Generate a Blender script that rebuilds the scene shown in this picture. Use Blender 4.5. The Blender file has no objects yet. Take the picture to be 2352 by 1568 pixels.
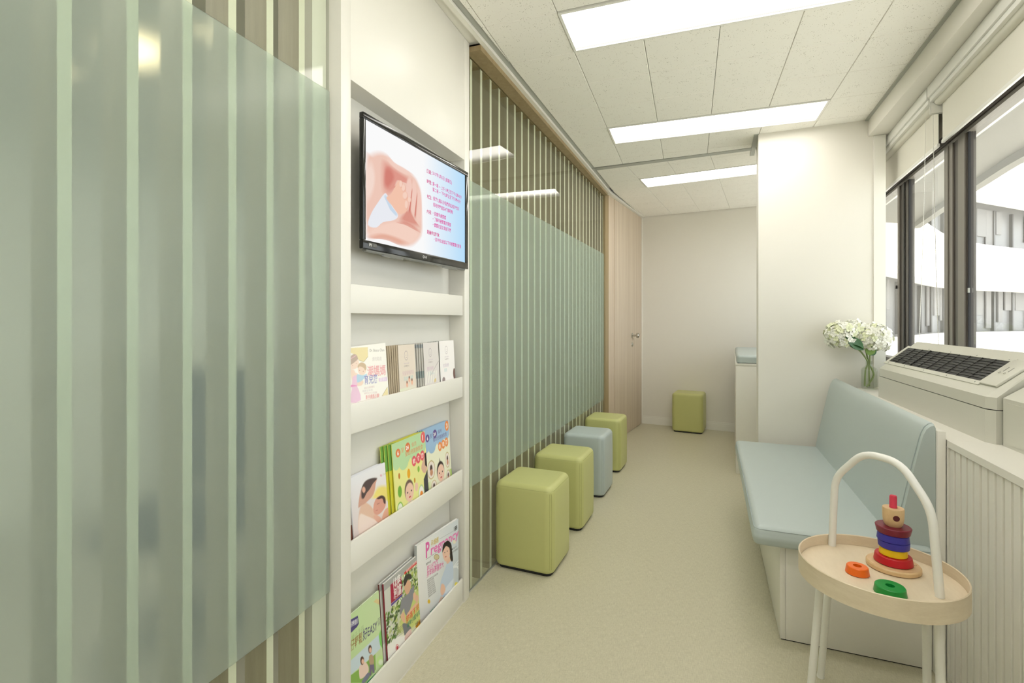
import bpy, bmesh, math, random
import numpy as np
from mathutils import Vector, Matrix
from mathutils.geometry import tessellate_polygon

random.seed(7)
sc = bpy.context.scene
col = sc.collection
R = math.radians

# ------------------------------------------------------------------ camera, world, sun, exposure
FPX, CXP, HYP, CAMH, YAW = 1150.0, 1176.0, 735.0, 1.2, R(19.6)
cam_d = bpy.data.cameras.new('camera'); cam = bpy.data.objects.new('camera', cam_d); col.objects.link(cam)
cam.location = (0, 0, CAMH); cam.rotation_euler = (R(90), 0, YAW)
cam_d.sensor_width = 36.0; cam_d.lens = 36.0 * FPX / 2352.0
cam_d.shift_y = -(784.0 - HYP) / 2352.0
cam_d.clip_start = 0.02; cam_d.clip_end = 200
sc.camera = cam
sc.view_settings.view_transform = 'Standard'; sc.view_settings.look = 'None'
sc.view_settings.gamma = 1.0; sc.view_settings.use_curve_mapping = False
sc.view_settings.exposure = 0.37
sc.cycles.use_denoising = True
sc.cycles.max_bounces = 7; sc.cycles.diffuse_bounces = 4; sc.cycles.glossy_bounces = 3
sc.cycles.transmission_bounces = 7
sc.cycles.use_adaptive_sampling = True; sc.cycles.adaptive_threshold = 0.08; sc.cycles.adaptive_min_samples = 20; sc.cycles.transparent_max_bounces = 40
sc.cycles.sample_clamp_indirect = 6.0

world = bpy.data.worlds.new('sky'); sc.world = world; world.use_nodes = True
bg = world.node_tree.nodes['Background']
bg.inputs[0].default_value = (0.93, 0.97, 1.0, 1); bg.inputs[1].default_value = 2.3
sun_d = bpy.data.lights.new('sun', 'SUN'); sun = bpy.data.objects.new('sun', sun_d); col.objects.link(sun)
sun_d.energy = 4.6; sun_d.angle = R(1.5); sun_d.color = (1, 0.95, 0.86)
sun.rotation_euler = Vector((-0.30, 0.42, -1.0)).to_track_quat('-Z', 'Y').to_euler()

LAMP_STRENGTH = 9.6
LAMP_COLOR = (1.0, 0.965, 0.895)

# ------------------------------------------------------------------ photo pixel -> direction / point on a plane
def ray(px, py):
    dx = (px - CXP) / FPX; dz = (HYP - py) / FPX
    s, c = math.sin(YAW), math.cos(YAW)
    return Vector((-s + dx * c, c + dx * s, dz))
def at_z(px, py, z):
    d = ray(px, py); t = (z - CAMH) / d.z
    return Vector((d.x * t, d.y * t, z))
def at_depth(px, depth, z):
    d = ray(px, HYP) * depth
    return Vector((d.x, d.y, z))
def on_plane(px, py, M):
    """photo pixel -> (u, v) in the local frame of matrix M (plane z = 0)"""
    d = ray(px, py); o = Vector((0, 0, CAMH)); n = M.to_3x3() @ Vector((0, 0, 1)); p = M.translation
    t = (p - o).dot(n) / d.dot(n)
    q = M.inverted() @ (o + d * t)
    return (q.x, q.y)

# ------------------------------------------------------------------ materials
def srgb(r, g, b):
    f = lambda v: (v / 255 / 12.92) if v / 255 <= 0.04045 else ((v / 255 + 0.055) / 1.055) ** 2.4
    return (f(r), f(g), f(b))
MATS = {}
def new_mat(name):
    m = bpy.data.materials.new(name); m.use_nodes = True; MATS[name] = m
    nt = m.node_tree; nt.nodes.clear()
    out = nt.nodes.new('ShaderNodeOutputMaterial')
    return m, nt, out
def setn(n, **kw):
    for k, v in kw.items(): n.inputs[k.replace('_', ' ')].default_value = v
def pbr(name, c, rough=0.5, spec=0.5, metal=0.0, bump=None, coat=0.0, vary=None, sheen=0.0):
    m, nt, out = new_mat(name)
    b = nt.nodes.new('ShaderNodeBsdfPrincipled')
    c = (*c[:3], 1)
    b.inputs['Base Color'].default_value = c; b.inputs['Roughness'].default_value = rough
    b.inputs['Specular IOR Level'].default_value = spec; b.inputs['Metallic'].default_value = metal
    b.inputs['Coat Weight'].default_value = coat
    nt.links.new(b.outputs[0], out.inputs[0])
    tc = nt.nodes.new('ShaderNodeTexCoord')
    if vary:
        sx, sy, sz, amt = vary
        mp = nt.nodes.new('ShaderNodeMapping'); mp.inputs['Scale'].default_value = (sx, sy, sz)
        nz = nt.nodes.new('ShaderNodeTexNoise'); nz.inputs['Scale'].default_value = 1.0; nz.inputs['Detail'].default_value = 4
        mx = nt.nodes.new('ShaderNodeMix'); mx.data_type = 'RGBA'
        mx.inputs[6].default_value = tuple(max(0, v * (1 - amt)) for v in c[:3]) + (1,)
        mx.inputs[7].default_value = tuple(min(1, v * (1 + amt)) for v in c[:3]) + (1,)
        nt.links.new(tc.outputs['Object'], mp.inputs[0]); nt.links.new(mp.outputs[0], nz.inputs['Vector'])
        nt.links.new(nz.outputs[0], mx.inputs[0]); nt.links.new(mx.outputs[2], b.inputs['Base Color'])
    if bump:
        scale, strength, dist = bump
        nz = nt.nodes.new('ShaderNodeTexNoise'); nz.inputs['Scale'].default_value = scale; nz.inputs['Detail'].default_value = 3
        bp = nt.nodes.new('ShaderNodeBump'); bp.inputs['Strength'].default_value = strength; bp.inputs['Distance'].default_value = dist
        nt.links.new(tc.outputs['Object'], nz.inputs['Vector']); nt.links.new(nz.outputs[0], bp.inputs['Height'])
        nt.links.new(bp.outputs[0], b.inputs['Normal'])
    return m
def emis(name, c, strength):
    m, nt, out = new_mat(name)
    e = nt.nodes.new('ShaderNodeEmission'); e.inputs[0].default_value = (*c, 1); e.inputs[1].default_value = strength
    nt.links.new(e.outputs[0], out.inputs[0]); return m
def wood(name, c1, c2, scale=(30, 30, 0.8), rough=0.45, dist=2.0):
    m, nt, out = new_mat(name)
    b = nt.nodes.new('ShaderNodeBsdfPrincipled'); b.inputs['Roughness'].default_value = rough
    tc = nt.nodes.new('ShaderNodeTexCoord'); mp = nt.nodes.new('ShaderNodeMapping'); mp.inputs['Scale'].default_value = scale
    n1 = nt.nodes.new('ShaderNodeTexNoise'); n1.inputs['Scale'].default_value = 1.0; n1.inputs['Detail'].default_value = 6; n1.inputs['Distortion'].default_value = dist * 0.2
    n2 = nt.nodes.new('ShaderNodeTexNoise'); n2.inputs['Scale'].default_value = 9.0; n2.inputs['Detail'].default_value = 3
    mx = nt.nodes.new('ShaderNodeMix'); mx.data_type = 'FLOAT'; mx.inputs[0].default_value = 0.3
    rp = nt.nodes.new('ShaderNodeValToRGB')
    rp.color_ramp.elements[0].position = 0.32; rp.color_ramp.elements[0].color = (*c1, 1)
    rp.color_ramp.elements[1].position = 0.68; rp.color_ramp.elements[1].color = (*c2, 1)
    L = nt.links.new
    L(tc.outputs['Object'], mp.inputs[0]); L(mp.outputs[0], n1.inputs['Vector']); L(mp.outputs[0], n2.inputs['Vector'])
    L(n1.outputs[0], mx.inputs[2]); L(n2.outputs[0], mx.inputs[3]); L(mx.outputs[0], rp.inputs[0]); L(rp.outputs[0], b.inputs['Base Color'])
    L(b.outputs[0], out.inputs[0]); return m
def thin_glass(name, tint, ior=1.45, gloss=1.0):
    m, nt, out = new_mat(name)
    t = nt.nodes.new('ShaderNodeBsdfTransparent'); t.inputs[0].default_value = (*tint, 1)
    g = nt.nodes.new('ShaderNodeBsdfGlossy'); g.inputs['Roughness'].default_value = 0.0; g.inputs[0].default_value = (gloss, gloss, gloss, 1)
    f = nt.nodes.new('ShaderNodeFresnel'); f.inputs[0].default_value = ior
    geo = nt.nodes.new('ShaderNodeNewGeometry'); mul = nt.nodes.new('ShaderNodeMath'); mul.operation = 'MULTIPLY'
    inv = nt.nodes.new('ShaderNodeMath'); inv.operation = 'SUBTRACT'; inv.inputs[0].default_value = 1.0
    mx = nt.nodes.new('ShaderNodeMixShader')
    L = nt.links.new
    L(geo.outputs['Backfacing'], inv.inputs[1]); L(f.outputs[0], mul.inputs[0]); L(inv.outputs[0], mul.inputs[1])
    L(mul.outputs[0], mx.inputs[0]); L(t.outputs[0], mx.inputs[1]); L(g.outputs[0], mx.inputs[2]); L(mx.outputs[0], out.inputs[0])
    return m
def frosted(name, tint, rough, ior, haze, hazecol, clear=0.0):
    """etched film: rough refraction with a share of diffuse haze"""
    m, nt, out = new_mat(name)
    r = nt.nodes.new('ShaderNodeBsdfRefraction'); r.inputs[0].default_value = (*tint, 1); r.inputs['Roughness'].default_value = rough; r.inputs['IOR'].default_value = ior
    d = nt.nodes.new('ShaderNodeBsdfDiffuse'); d.inputs[0].default_value = (*hazecol, 1)
    t = nt.nodes.new('ShaderNodeBsdfTransparent'); t.inputs[0].default_value = (*tint, 1)
    m0 = nt.nodes.new('ShaderNodeMixShader'); m0.inputs[0].default_value = clear
    m1 = nt.nodes.new('ShaderNodeMixShader'); m1.inputs[0].default_value = haze
    L = nt.links.new
    L(r.outputs[0], m0.inputs[1]); L(t.outputs[0], m0.inputs[2]); L(m0.outputs[0], m1.inputs[1]); L(d.outputs[0], m1.inputs[2]); L(m1.outputs[0], out.inputs[0])
    return m

pbr('paint', (0.83, 0.80, 0.73), 0.65, 0.3, bump=(300, 0.05, 0.002))
pbr('paint_trim', (0.86, 0.84, 0.77), 0.45)
pbr('laminate', (0.82, 0.80, 0.735), 0.35, 0.4)
pbr('white_metal', (0.86, 0.85, 0.80), 0.32)
pbr('ac_plastic', (0.63, 0.62, 0.545), 0.38)
pbr('grey_trim', (0.42, 0.43, 0.39), 0.4)
pbr('dark_gap', (0.25, 0.245, 0.22), 0.6)
pbr('green_vinyl', (0.55, 0.56, 0.225), 0.38, 0.45, bump=(220, 0.12, 0.001))
pbr('green_seam', (0.42, 0.43, 0.16), 0.6)
pbr('blue_vinyl', (0.47, 0.535, 0.525), 0.36, 0.45, bump=(220, 0.12, 0.001))
pbr('blue_seam', (0.38, 0.44, 0.44), 0.6)
pbr('black_base', (0.02, 0.02, 0.02), 0.6)
pbr('tv_black', (0.012, 0.012, 0.011), 0.12, 0.6)
pbr('tv_grey', (0.22, 0.22, 0.20), 0.3)
pbr('chrome', (0.55, 0.54, 0.50), 0.22, metal=1.0)
pbr('bronze_frame', (0.060, 0.050, 0.042), 0.35)
pbr('bronze_light', (0.20, 0.18, 0.155), 0.35)
pbr('gasket', (0.012, 0.012, 0.012), 0.5)
pbr('fabric', (0.78, 0.755, 0.67), 0.8, 0.2, bump=(900, 0.1, 0.0005))
pbr('paper', (0.86, 0.85, 0.82), 0.6)
pbr('grille_black', (0.012, 0.012, 0.012), 0.5)
pbr('grille_grey', (0.055, 0.055, 0.052), 0.4)
pbr('stem', (0.26, 0.33, 0.12), 0.5)
pbr('leaf', (0.035, 0.13, 0.03), 0.4, vary=(60, 60, 60, 0.3))
pbr('leaf_pale', (0.22, 0.36, 0.08), 0.45)
pbr('petal', (0.93, 0.925, 0.82), 0.6, vary=(30, 30, 30, 0.10))
pbr('petal_green', (0.84, 0.87, 0.60), 0.6, vary=(30, 30, 30, 0.12))
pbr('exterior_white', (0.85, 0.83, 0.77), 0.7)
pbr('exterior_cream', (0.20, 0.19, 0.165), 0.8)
pbr('exterior_glass', (0.27, 0.265, 0.265), 0.3)
pbr('exterior_frame', (0.14, 0.135, 0.13), 0.4)
pbr('exterior_ground', (0.78, 0.76, 0.71), 0.8)
pbr('exterior_blind', (0.31, 0.30, 0.295), 0.6)
pbr('toy_red', srgb(196, 20, 38), 0.35); pbr('toy_yellow', srgb(240, 198, 10), 0.4); pbr('toy_blue', srgb(58, 52, 160), 0.4)
pbr('toy_maroon', srgb(120, 22, 48), 0.35); pbr('toy_orange', srgb(240, 110, 25), 0.35); pbr('toy_green', srgb(20, 142, 58), 0.35)
pbr('toy_pink', srgb(222, 62, 88), 0.55)
pbr('back_wall', (0.84, 0.83, 0.78), 0.7)
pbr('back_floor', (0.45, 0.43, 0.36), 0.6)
pbr('slat_edge', (0.80, 0.78, 0.66), 0.5)
pbr('ink_dark', (0.05, 0.045, 0.04), 0.6)
pbr('office_fabric', (0.03, 0.032, 0.035), 0.7)
wood('door_wood', (0.55, 0.44, 0.335), (0.70, 0.60, 0.475), (26, 26, 0.5))
wood('jamb_wood', (0.30, 0.22, 0.11), (0.38, 0.29, 0.16), (40, 40, 2))
wood('slat_wood', (0.39, 0.345, 0.25), (0.47, 0.42, 0.31), (60, 60, 3))
wood('birch', (0.70, 0.585, 0.42), (0.80, 0.69, 0.52), (12, 3, 40), 0.4)
wood('beech', (0.66, 0.44, 0.22), (0.76, 0.54, 0.30), (18, 60, 18), 0.4)
thin_glass('clear_glass', (0.945, 0.965, 0.93), 1.5, 0.55)
thin_glass('window_glass', (0.95, 0.96, 0.95), 1.35)
thin_glass('vase_glass', (0.93, 0.945, 0.92), 1.5)
frosted('frost_fine', (0.965, 0.98, 0.955), 0.285, 1.09, 0.17, (0.64, 0.76, 0.69), 1.0)
frosted('frost', (0.965, 0.98, 0.955), 0.285, 1.22, 0.155, (0.69, 0.81, 0.75), 0.06)
emis('tv_emit', (1, 1, 1), 1.0)

def ceiling_tile_mat():
    m, nt, out = new_mat('tile')
    b = nt.nodes.new('ShaderNodeBsdfPrincipled'); b.inputs['Roughness'].default_value = 0.85
    tc = nt.nodes.new('ShaderNodeTexCoord')
    v = nt.nodes.new('ShaderNodeTexVoronoi'); v.inputs['Scale'].default_value = 130; v.inputs['Randomness'].default_value = 1.0
    n = nt.nodes.new('ShaderNodeTexNoise'); n.inputs['Scale'].default_value = 28
    add = nt.nodes.new('ShaderNodeMath'); add.operation = 'MULTIPLY_ADD'; add.inputs[1].default_value = 0.60; add.inputs[2].default_value = -0.155
    gt = nt.nodes.new('ShaderNodeMath'); gt.operation = 'LESS_THAN'
    mx = nt.nodes.new('ShaderNodeMix'); mx.data_type = 'RGBA'
    mx.inputs[6].default_value = (0.94, 0.915, 0.85, 1); mx.inputs[7].default_value = (0.55, 0.52, 0.45, 1)
    bp = nt.nodes.new('ShaderNodeBump'); bp.inputs['Strength'].default_value = 0.35; bp.inputs['Distance'].default_value = 0.002; bp.invert = True
    L = nt.links.new
    L(tc.outputs['Object'], v.inputs['Vector']); L(tc.outputs['Object'], n.inputs['Vector'])
    L(n.outputs[0], add.inputs[0]); L(v.outputs['Distance'], gt.inputs[0]); L(add.outputs[0], gt.inputs[1])
    L(gt.outputs[0], mx.inputs[0]); L(mx.outputs[2], b.inputs['Base Color']); L(gt.outputs[0], bp.inputs['Height']); L(bp.outputs[0], b.inputs['Normal'])
    L(b.outputs[0], out.inputs[0])
ceiling_tile_mat()
def floor_mat():
    m, nt, out = new_mat('woven_vinyl')
    b = nt.nodes.new('ShaderNodeBsdfPrincipled'); b.inputs['Roughness'].default_value = 0.42; b.inputs['Specular IOR Level'].default_value = 0.4
    tc = nt.nodes.new('ShaderNodeTexCoord'); L = nt.links.new
    outs = []
    for s in ((640, 40, 1), (40, 640, 1)):
        mp = nt.nodes.new('ShaderNodeMapping'); mp.inputs['Scale'].default_value = s; mp.inputs['Rotation'].default_value = (0, 0, R(3))
        n = nt.nodes.new('ShaderNodeTexNoise'); n.inputs['Scale'].default_value = 1.0; n.inputs['Detail'].default_value = 2
        L(tc.outputs['Object'], mp.inputs[0]); L(mp.outputs[0], n.inputs['Vector']); outs.append(n)
    ad = nt.nodes.new('ShaderNodeMath'); ad.operation = 'ADD'; L(outs[0].outputs[0], ad.inputs[0]); L(outs[1].outputs[0], ad.inputs[1])
    hf = nt.nodes.new('ShaderNodeMath'); hf.operation = 'MULTIPLY'; hf.inputs[1].default_value = 0.5; L(ad.outputs[0], hf.inputs[0])
    rp = nt.nodes.new('ShaderNodeValToRGB')
    rp.color_ramp.elements[0].position = 0.30; rp.color_ramp.elements[0].color = (0.46, 0.43, 0.305, 1)
    rp.color_ramp.elements[1].position = 0.68; rp.color_ramp.elements[1].color = (0.68, 0.645, 0.49, 1)
    bp = nt.nodes.new('ShaderNodeBump'); bp.inputs['Strength'].default_value = 0.15; bp.inputs['Distance'].default_value = 0.001
    L(hf.outputs[0], rp.inputs[0]); L(rp.outputs[0], b.inputs['Base Color']); L(hf.outputs[0], bp.inputs['Height']); L(bp.outputs[0], b.inputs['Normal'])
    L(b.outputs[0], out.inputs[0])
floor_mat()
def print_mats():
    for name, em in (('print', False), ('screen_print', True)):
        m, nt, out = new_mat(name); L = nt.links.new
        a = nt.nodes.new('ShaderNodeAttribute'); a.attribute_name = 'Col'
        if em:
            s = nt.nodes.new('ShaderNodeEmission'); s.inputs[1].default_value = 0.74; L(a.outputs['Color'], s.inputs[0])
        else:
            s = nt.nodes.new('ShaderNodeBsdfPrincipled'); s.inputs['Roughness'].default_value = 0.35; s.inputs['Specular IOR Level'].default_value = 0.3; L(a.outputs['Color'], s.inputs['Base Color'])
        t = nt.nodes.new('ShaderNodeBsdfTransparent'); mx = nt.nodes.new('ShaderNodeMixShader')
        L(a.outputs['Alpha'], mx.inputs[0]); L(t.outputs[0], mx.inputs[1]); L(s.outputs[0], mx.inputs[2]); L(mx.outputs[0], out.inputs[0])
print_mats()
def lamp_mat():
    """prismatic diffuser: tube glow painted into the emission, strong along the middle, faint at the long edges"""
    m, nt, out = new_mat('diffuser'); L = nt.links.new
    e = nt.nodes.new('ShaderNodeEmission'); e.inputs[0].default_value = (*LAMP_COLOR, 1)
    tc = nt.nodes.new('ShaderNodeTexCoord'); ch = nt.nodes.new('ShaderNodeTexChecker'); ch.inputs['Scale'].default_value = 260
    ch.inputs[1].default_value = (1, 1, 1, 1); ch.inputs[2].default_value = (0.86, 0.86, 0.86, 1)
    sep = nt.nodes.new('ShaderNodeSeparateXYZ'); ab = nt.nodes.new('ShaderNodeMath'); ab.operation = 'ABSOLUTE'
    mr = nt.nodes.new('ShaderNodeMapRange'); mr.interpolation_type = 'SMOOTHSTEP'; mr.inputs[1].default_value = 0.045; mr.inputs[2].default_value = 0.139; mr.inputs[3].default_value = 1.0; mr.inputs[4].default_value = 0.085
    ml = nt.nodes.new('ShaderNodeMath'); ml.operation = 'MULTIPLY'; m2 = nt.nodes.new('ShaderNodeMath'); m2.operation = 'MULTIPLY'; m2.inputs[1].default_value = LAMP_STRENGTH
    L(tc.outputs['Object'], sep.inputs[0]); L(sep.outputs[1], ab.inputs[0]); L(ab.outputs[0], mr.inputs[0]); L(tc.outputs['Object'], ch.inputs[0])
    L(mr.outputs[0], ml.inputs[0]); L(ch.outputs[0], ml.inputs[1]); L(ml.outputs[0], m2.inputs[0]); L(m2.outputs[0], e.inputs[1]); L(e.outputs[0], out.inputs[0])
lamp_mat()

# ------------------------------------------------------------------ geometry helpers
class MB:
    def __init__(s): s.v = []; s.f = []; s.c = None
    def add(s, vs, fs, M=None):
        o = len(s.v)
        s.v += [tuple(M @ Vector(p)) for p in vs] if M is not None else [tuple(p) for p in vs]
        s.f += [tuple(i + o for i in f) for f in fs]
        return s
    def box(s, x0, x1, y0, y1, z0, z1, M=None):
        vs = [(x0, y0, z0), (x1, y0, z0), (x1, y1, z0), (x0, y1, z0), (x0, y0, z1), (x1, y0, z1), (x1, y1, z1), (x0, y1, z1)]
        return s.add(vs, [(3, 2, 1, 0), (4, 5, 6, 7), (0, 1, 5, 4), (1, 2, 6, 5), (2, 3, 7, 6), (3, 0, 4, 7)], M)
    def bbox(s, x0, x1, y0, y1, z0, z1, b=0.004, seg=2, M=None):
        bm = bmesh.new(); bmesh.ops.create_cube(bm, size=1.0)
        for v in bm.verts: v.co = Vector(((x0 + x1) / 2 + v.co.x * (x1 - x0), (y0 + y1) / 2 + v.co.y * (y1 - y0), (z0 + z1) / 2 + v.co.z * (z1 - z0)))
        bmesh.ops.bevel(bm, geom=bm.edges[:], offset=b, segments=seg, affect='EDGES', profile=0.5)
        bm.verts.index_update()
        s.add([v.co.copy() for v in bm.verts], [tuple(v.index for v in f.verts) for f in bm.faces], M); bm.free(); return s
    def prism(s, poly, z0, z1, M=None):
        a = sum(poly[i][0] * poly[(i + 1) % len(poly)][1] - poly[(i + 1) % len(poly)][0] * poly[i][1] for i in range(len(poly)))
        if a < 0: poly = poly[::-1]
        n = len(poly)
        vs = [(p[0], p[1], z0) for p in poly] + [(p[0], p[1], z1) for p in poly]
        return s.add(vs, [tuple(range(n))[::-1], tuple(range(n, 2 * n))] + [(i, (i + 1) % n, n + (i + 1) % n, n + i) for i in range(n)], M)
    def loft(s, rings, cap=True, M=None, close=False):
        n = len(rings[0]); vs = [p for r in rings for p in r]; fs = []
        for k in range(len(rings) - 1 + (1 if close else 0)):
            a, b = k * n, ((k + 1) % len(rings)) * n
            for i in range(n): fs.append((a + i, a + (i + 1) % n, b + (i + 1) % n, b + i))
        if cap and not close:
            fs.append(tuple(range(n))[::-1]); fs.append(tuple(range((len(rings) - 1) * n, len(rings) * n)))
        return s.add(vs, fs, M)
    def lathe(s, prof, n=32, M=None, cap=True, sx=1, sy=1, close=False):
        rings = [[(r * sx * math.cos(2 * math.pi * i / n), r * sy * math.sin(2 * math.pi * i / n), z) for i in range(n)] for r, z in prof]
        return s.loft(rings, cap, M, close)
    def tube(s, pts, rad, n=8, M=None, cap=True, closed=False):
        pts = [Vector(p) for p in pts]; m = len(pts); rings = []
        up = Vector((0, 0, 1)); prev = None
        for i, p in enumerate(pts):
            if closed: t = (pts[(i + 1) % m] - pts[i - 1]).normalized()
            else: t = (pts[min(i + 1, m - 1)] - pts[max(i - 1, 0)]).normalized()
            if prev is None:
                a = up if abs(t.z) < 0.9 else Vector((1, 0, 0)); u = t.cross(a).normalized()
            else: u = (prev - t * prev.dot(t)).normalized()
            prev = u; w = t.cross(u)
            r = rad[i] if isinstance(rad, (list, tuple)) else rad
            rings.append([tuple(p + (u * math.cos(2 * math.pi * k / n) + w * math.sin(2 * math.pi * k / n)) * r) for k in range(n)])
        return s.loft(rings, cap, M, close=closed)
def catmull(pts, k=6, closed=False):
    pts = [Vector(p) for p in pts]; n = len(pts); out = []
    for i in range(n if closed else n - 1):
        if closed: p0, p1, p2, p3 = pts[i - 1], pts[i], pts[(i + 1) % n], pts[(i + 2) % n]
        else: p0, p1, p2, p3 = pts[max(i - 1, 0)], pts[i], pts[i + 1], pts[min(i + 2, n - 1)]
        for j in range(k):
            t = j / k
            out.append(0.5 * ((2 * p1) + (p2 - p0) * t + (2 * p0 - 5 * p1 + 4 * p2 - p3) * t * t + (3 * p1 - p0 - 3 * p2 + p3) * t ** 3))
    if not closed: out.append(pts[-1])
    return out
def rrect(w, d, r, n=5, cx=0, cy=0, z=0):
    out = []
    for qx, qy, a0 in ((1, 1, 0), (-1, 1, 90), (-1, -1, 180), (1, -1, 270)):
        for i in range(n + 1):
            a = R(a0 + 90 * i / n)
            out.append((cx + qx * (w / 2 - r) + r * math.cos(a), cy + qy * (d / 2 - r) + r * math.sin(a), z))
    return out
def cushion(mb, w, d, h, rv, rt, M=None, rb=None, puff=0.0, n=6):
    """rounded block: vertical edge radius rv, top edge radius rt, bottom edge radius rb"""
    rb = rt if rb is None else rb; rings = []; k = 5
    for i in range(k + 1):
        a = R(90 * i / k); ins = rb * (1 - math.sin(a)); z = rb * (1 - math.cos(a))
        rings.append(rrect(w - 2 * ins, d - 2 * ins, max(rv - ins, 0.001), n, z=z))
    if puff:
        for f in (0.25, 0.5, 0.75):
            z = rb + (h - rb - rt) * f; o = puff * math.sin(math.pi * f)
            rings.append(rrect(w + 2 * o, d + 2 * o, rv + o, n, z=z))
    for i in range(k + 1):
        a = R(90 * i / k); ins = rt * (1 - math.cos(a)); z = h - rt + rt * math.sin(a)
        rings.append(rrect(w - 2 * ins, d - 2 * ins, max(rv - ins, 0.001), n, z=z))
    return mb.loft(rings, True, M)
def mesh(name, mb, mats, smooth=False):
    me = bpy.data.meshes.new(name); me.from_pydata(mb.v, [], mb.f)
    for m in (mats if isinstance(mats, (list, tuple)) else [mats]): me.materials.append(MATS[m])
    if smooth:
        for p in me.polygons: p.use_smooth = True
        try: me.set_sharp_from_angle(angle=R(smooth if smooth is not True else 40))
        except Exception: pass
    me.update(); return me
def link(name, data, parent=None, local=False):
    o = bpy.data.objects.new(name, data); col.objects.link(o)
    if parent is not None:
        o.parent = parent
        if not local and parent.parent is None: o.matrix_parent_inverse = parent.matrix_basis.inverted()
    return o
def obj(name, mb, mat, parent=None, smooth=False, local=False, label=None, cat=None, group=None, kind=None):
    o = link(name, mesh(name, mb, mat, smooth), parent, local)
    tag(o, label, cat, group, kind); return o
def tag(o, label=None, cat=None, group=None, kind=None):
    for k, v in (('label', label), ('category', cat), ('group', group), ('kind', kind)):
        if v: o[k] = v
    return o
def thing(name, label, cat, loc=(0, 0, 0), rz=0.0, group=None, kind=None, M=None):
    o = bpy.data.objects.new(name, None); col.objects.link(o); o.empty_display_size = 0.05
    if M is not None: o.matrix_basis = M
    else: o.matrix_basis = Matrix.Translation(Vector(loc)) @ Matrix.Rotation(rz, 4, 'Z')
    return tag(o, label, cat, group, kind)
def bx(name, parent, mat, x0, x1, y0, y1, z0, z1, b=0.0, M=None, local=False, **kw):
    mb = MB()
    if b: mb.bbox(x0, x1, y0, y1, z0, z1, b, 2, M)
    else: mb.box(x0, x1, y0, y1, z0, z1, M)
    return obj(name, mb, mat, parent, smooth=bool(b), local=local, **kw)
def zframe(p, ang):
    """frame at p whose +Y runs along heading ang (degrees from world +Y towards +X)"""
    return Matrix.Translation(Vector((p[0], p[1], p[2] if len(p) > 2 else 0))) @ Matrix.Rotation(-R(ang), 4, 'Z')
def clip(poly, a, b):
    """keep the part of poly left of the line a->b"""
    out = []; n = len(poly)
    side = lambda p: (b[0] - a[0]) * (p[1] - a[1]) - (b[1] - a[1]) * (p[0] - a[0])
    for i in range(n):
        p, q = poly[i], poly[(i + 1) % n]; sp, sq = side(p), side(q)
        if sp >= 0: out.append(p)
        if (sp >= 0) != (sq >= 0):
            t = sp / (sp - sq); out.append((p[0] + (q[0] - p[0]) * t, p[1] + (q[1] - p[1]) * t))
    return out
def clip_convex(poly, zone):
    for i in range(len(zone)):
        poly = clip(poly, zone[i], zone[(i + 1) % len(zone)])
        if len(poly) < 3: return []
    return poly
def area(p): return abs(sum(p[i][0] * p[(i + 1) % len(p)][1] - p[(i + 1) % len(p)][0] * p[i][1] for i in range(len(p)))) / 2

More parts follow.
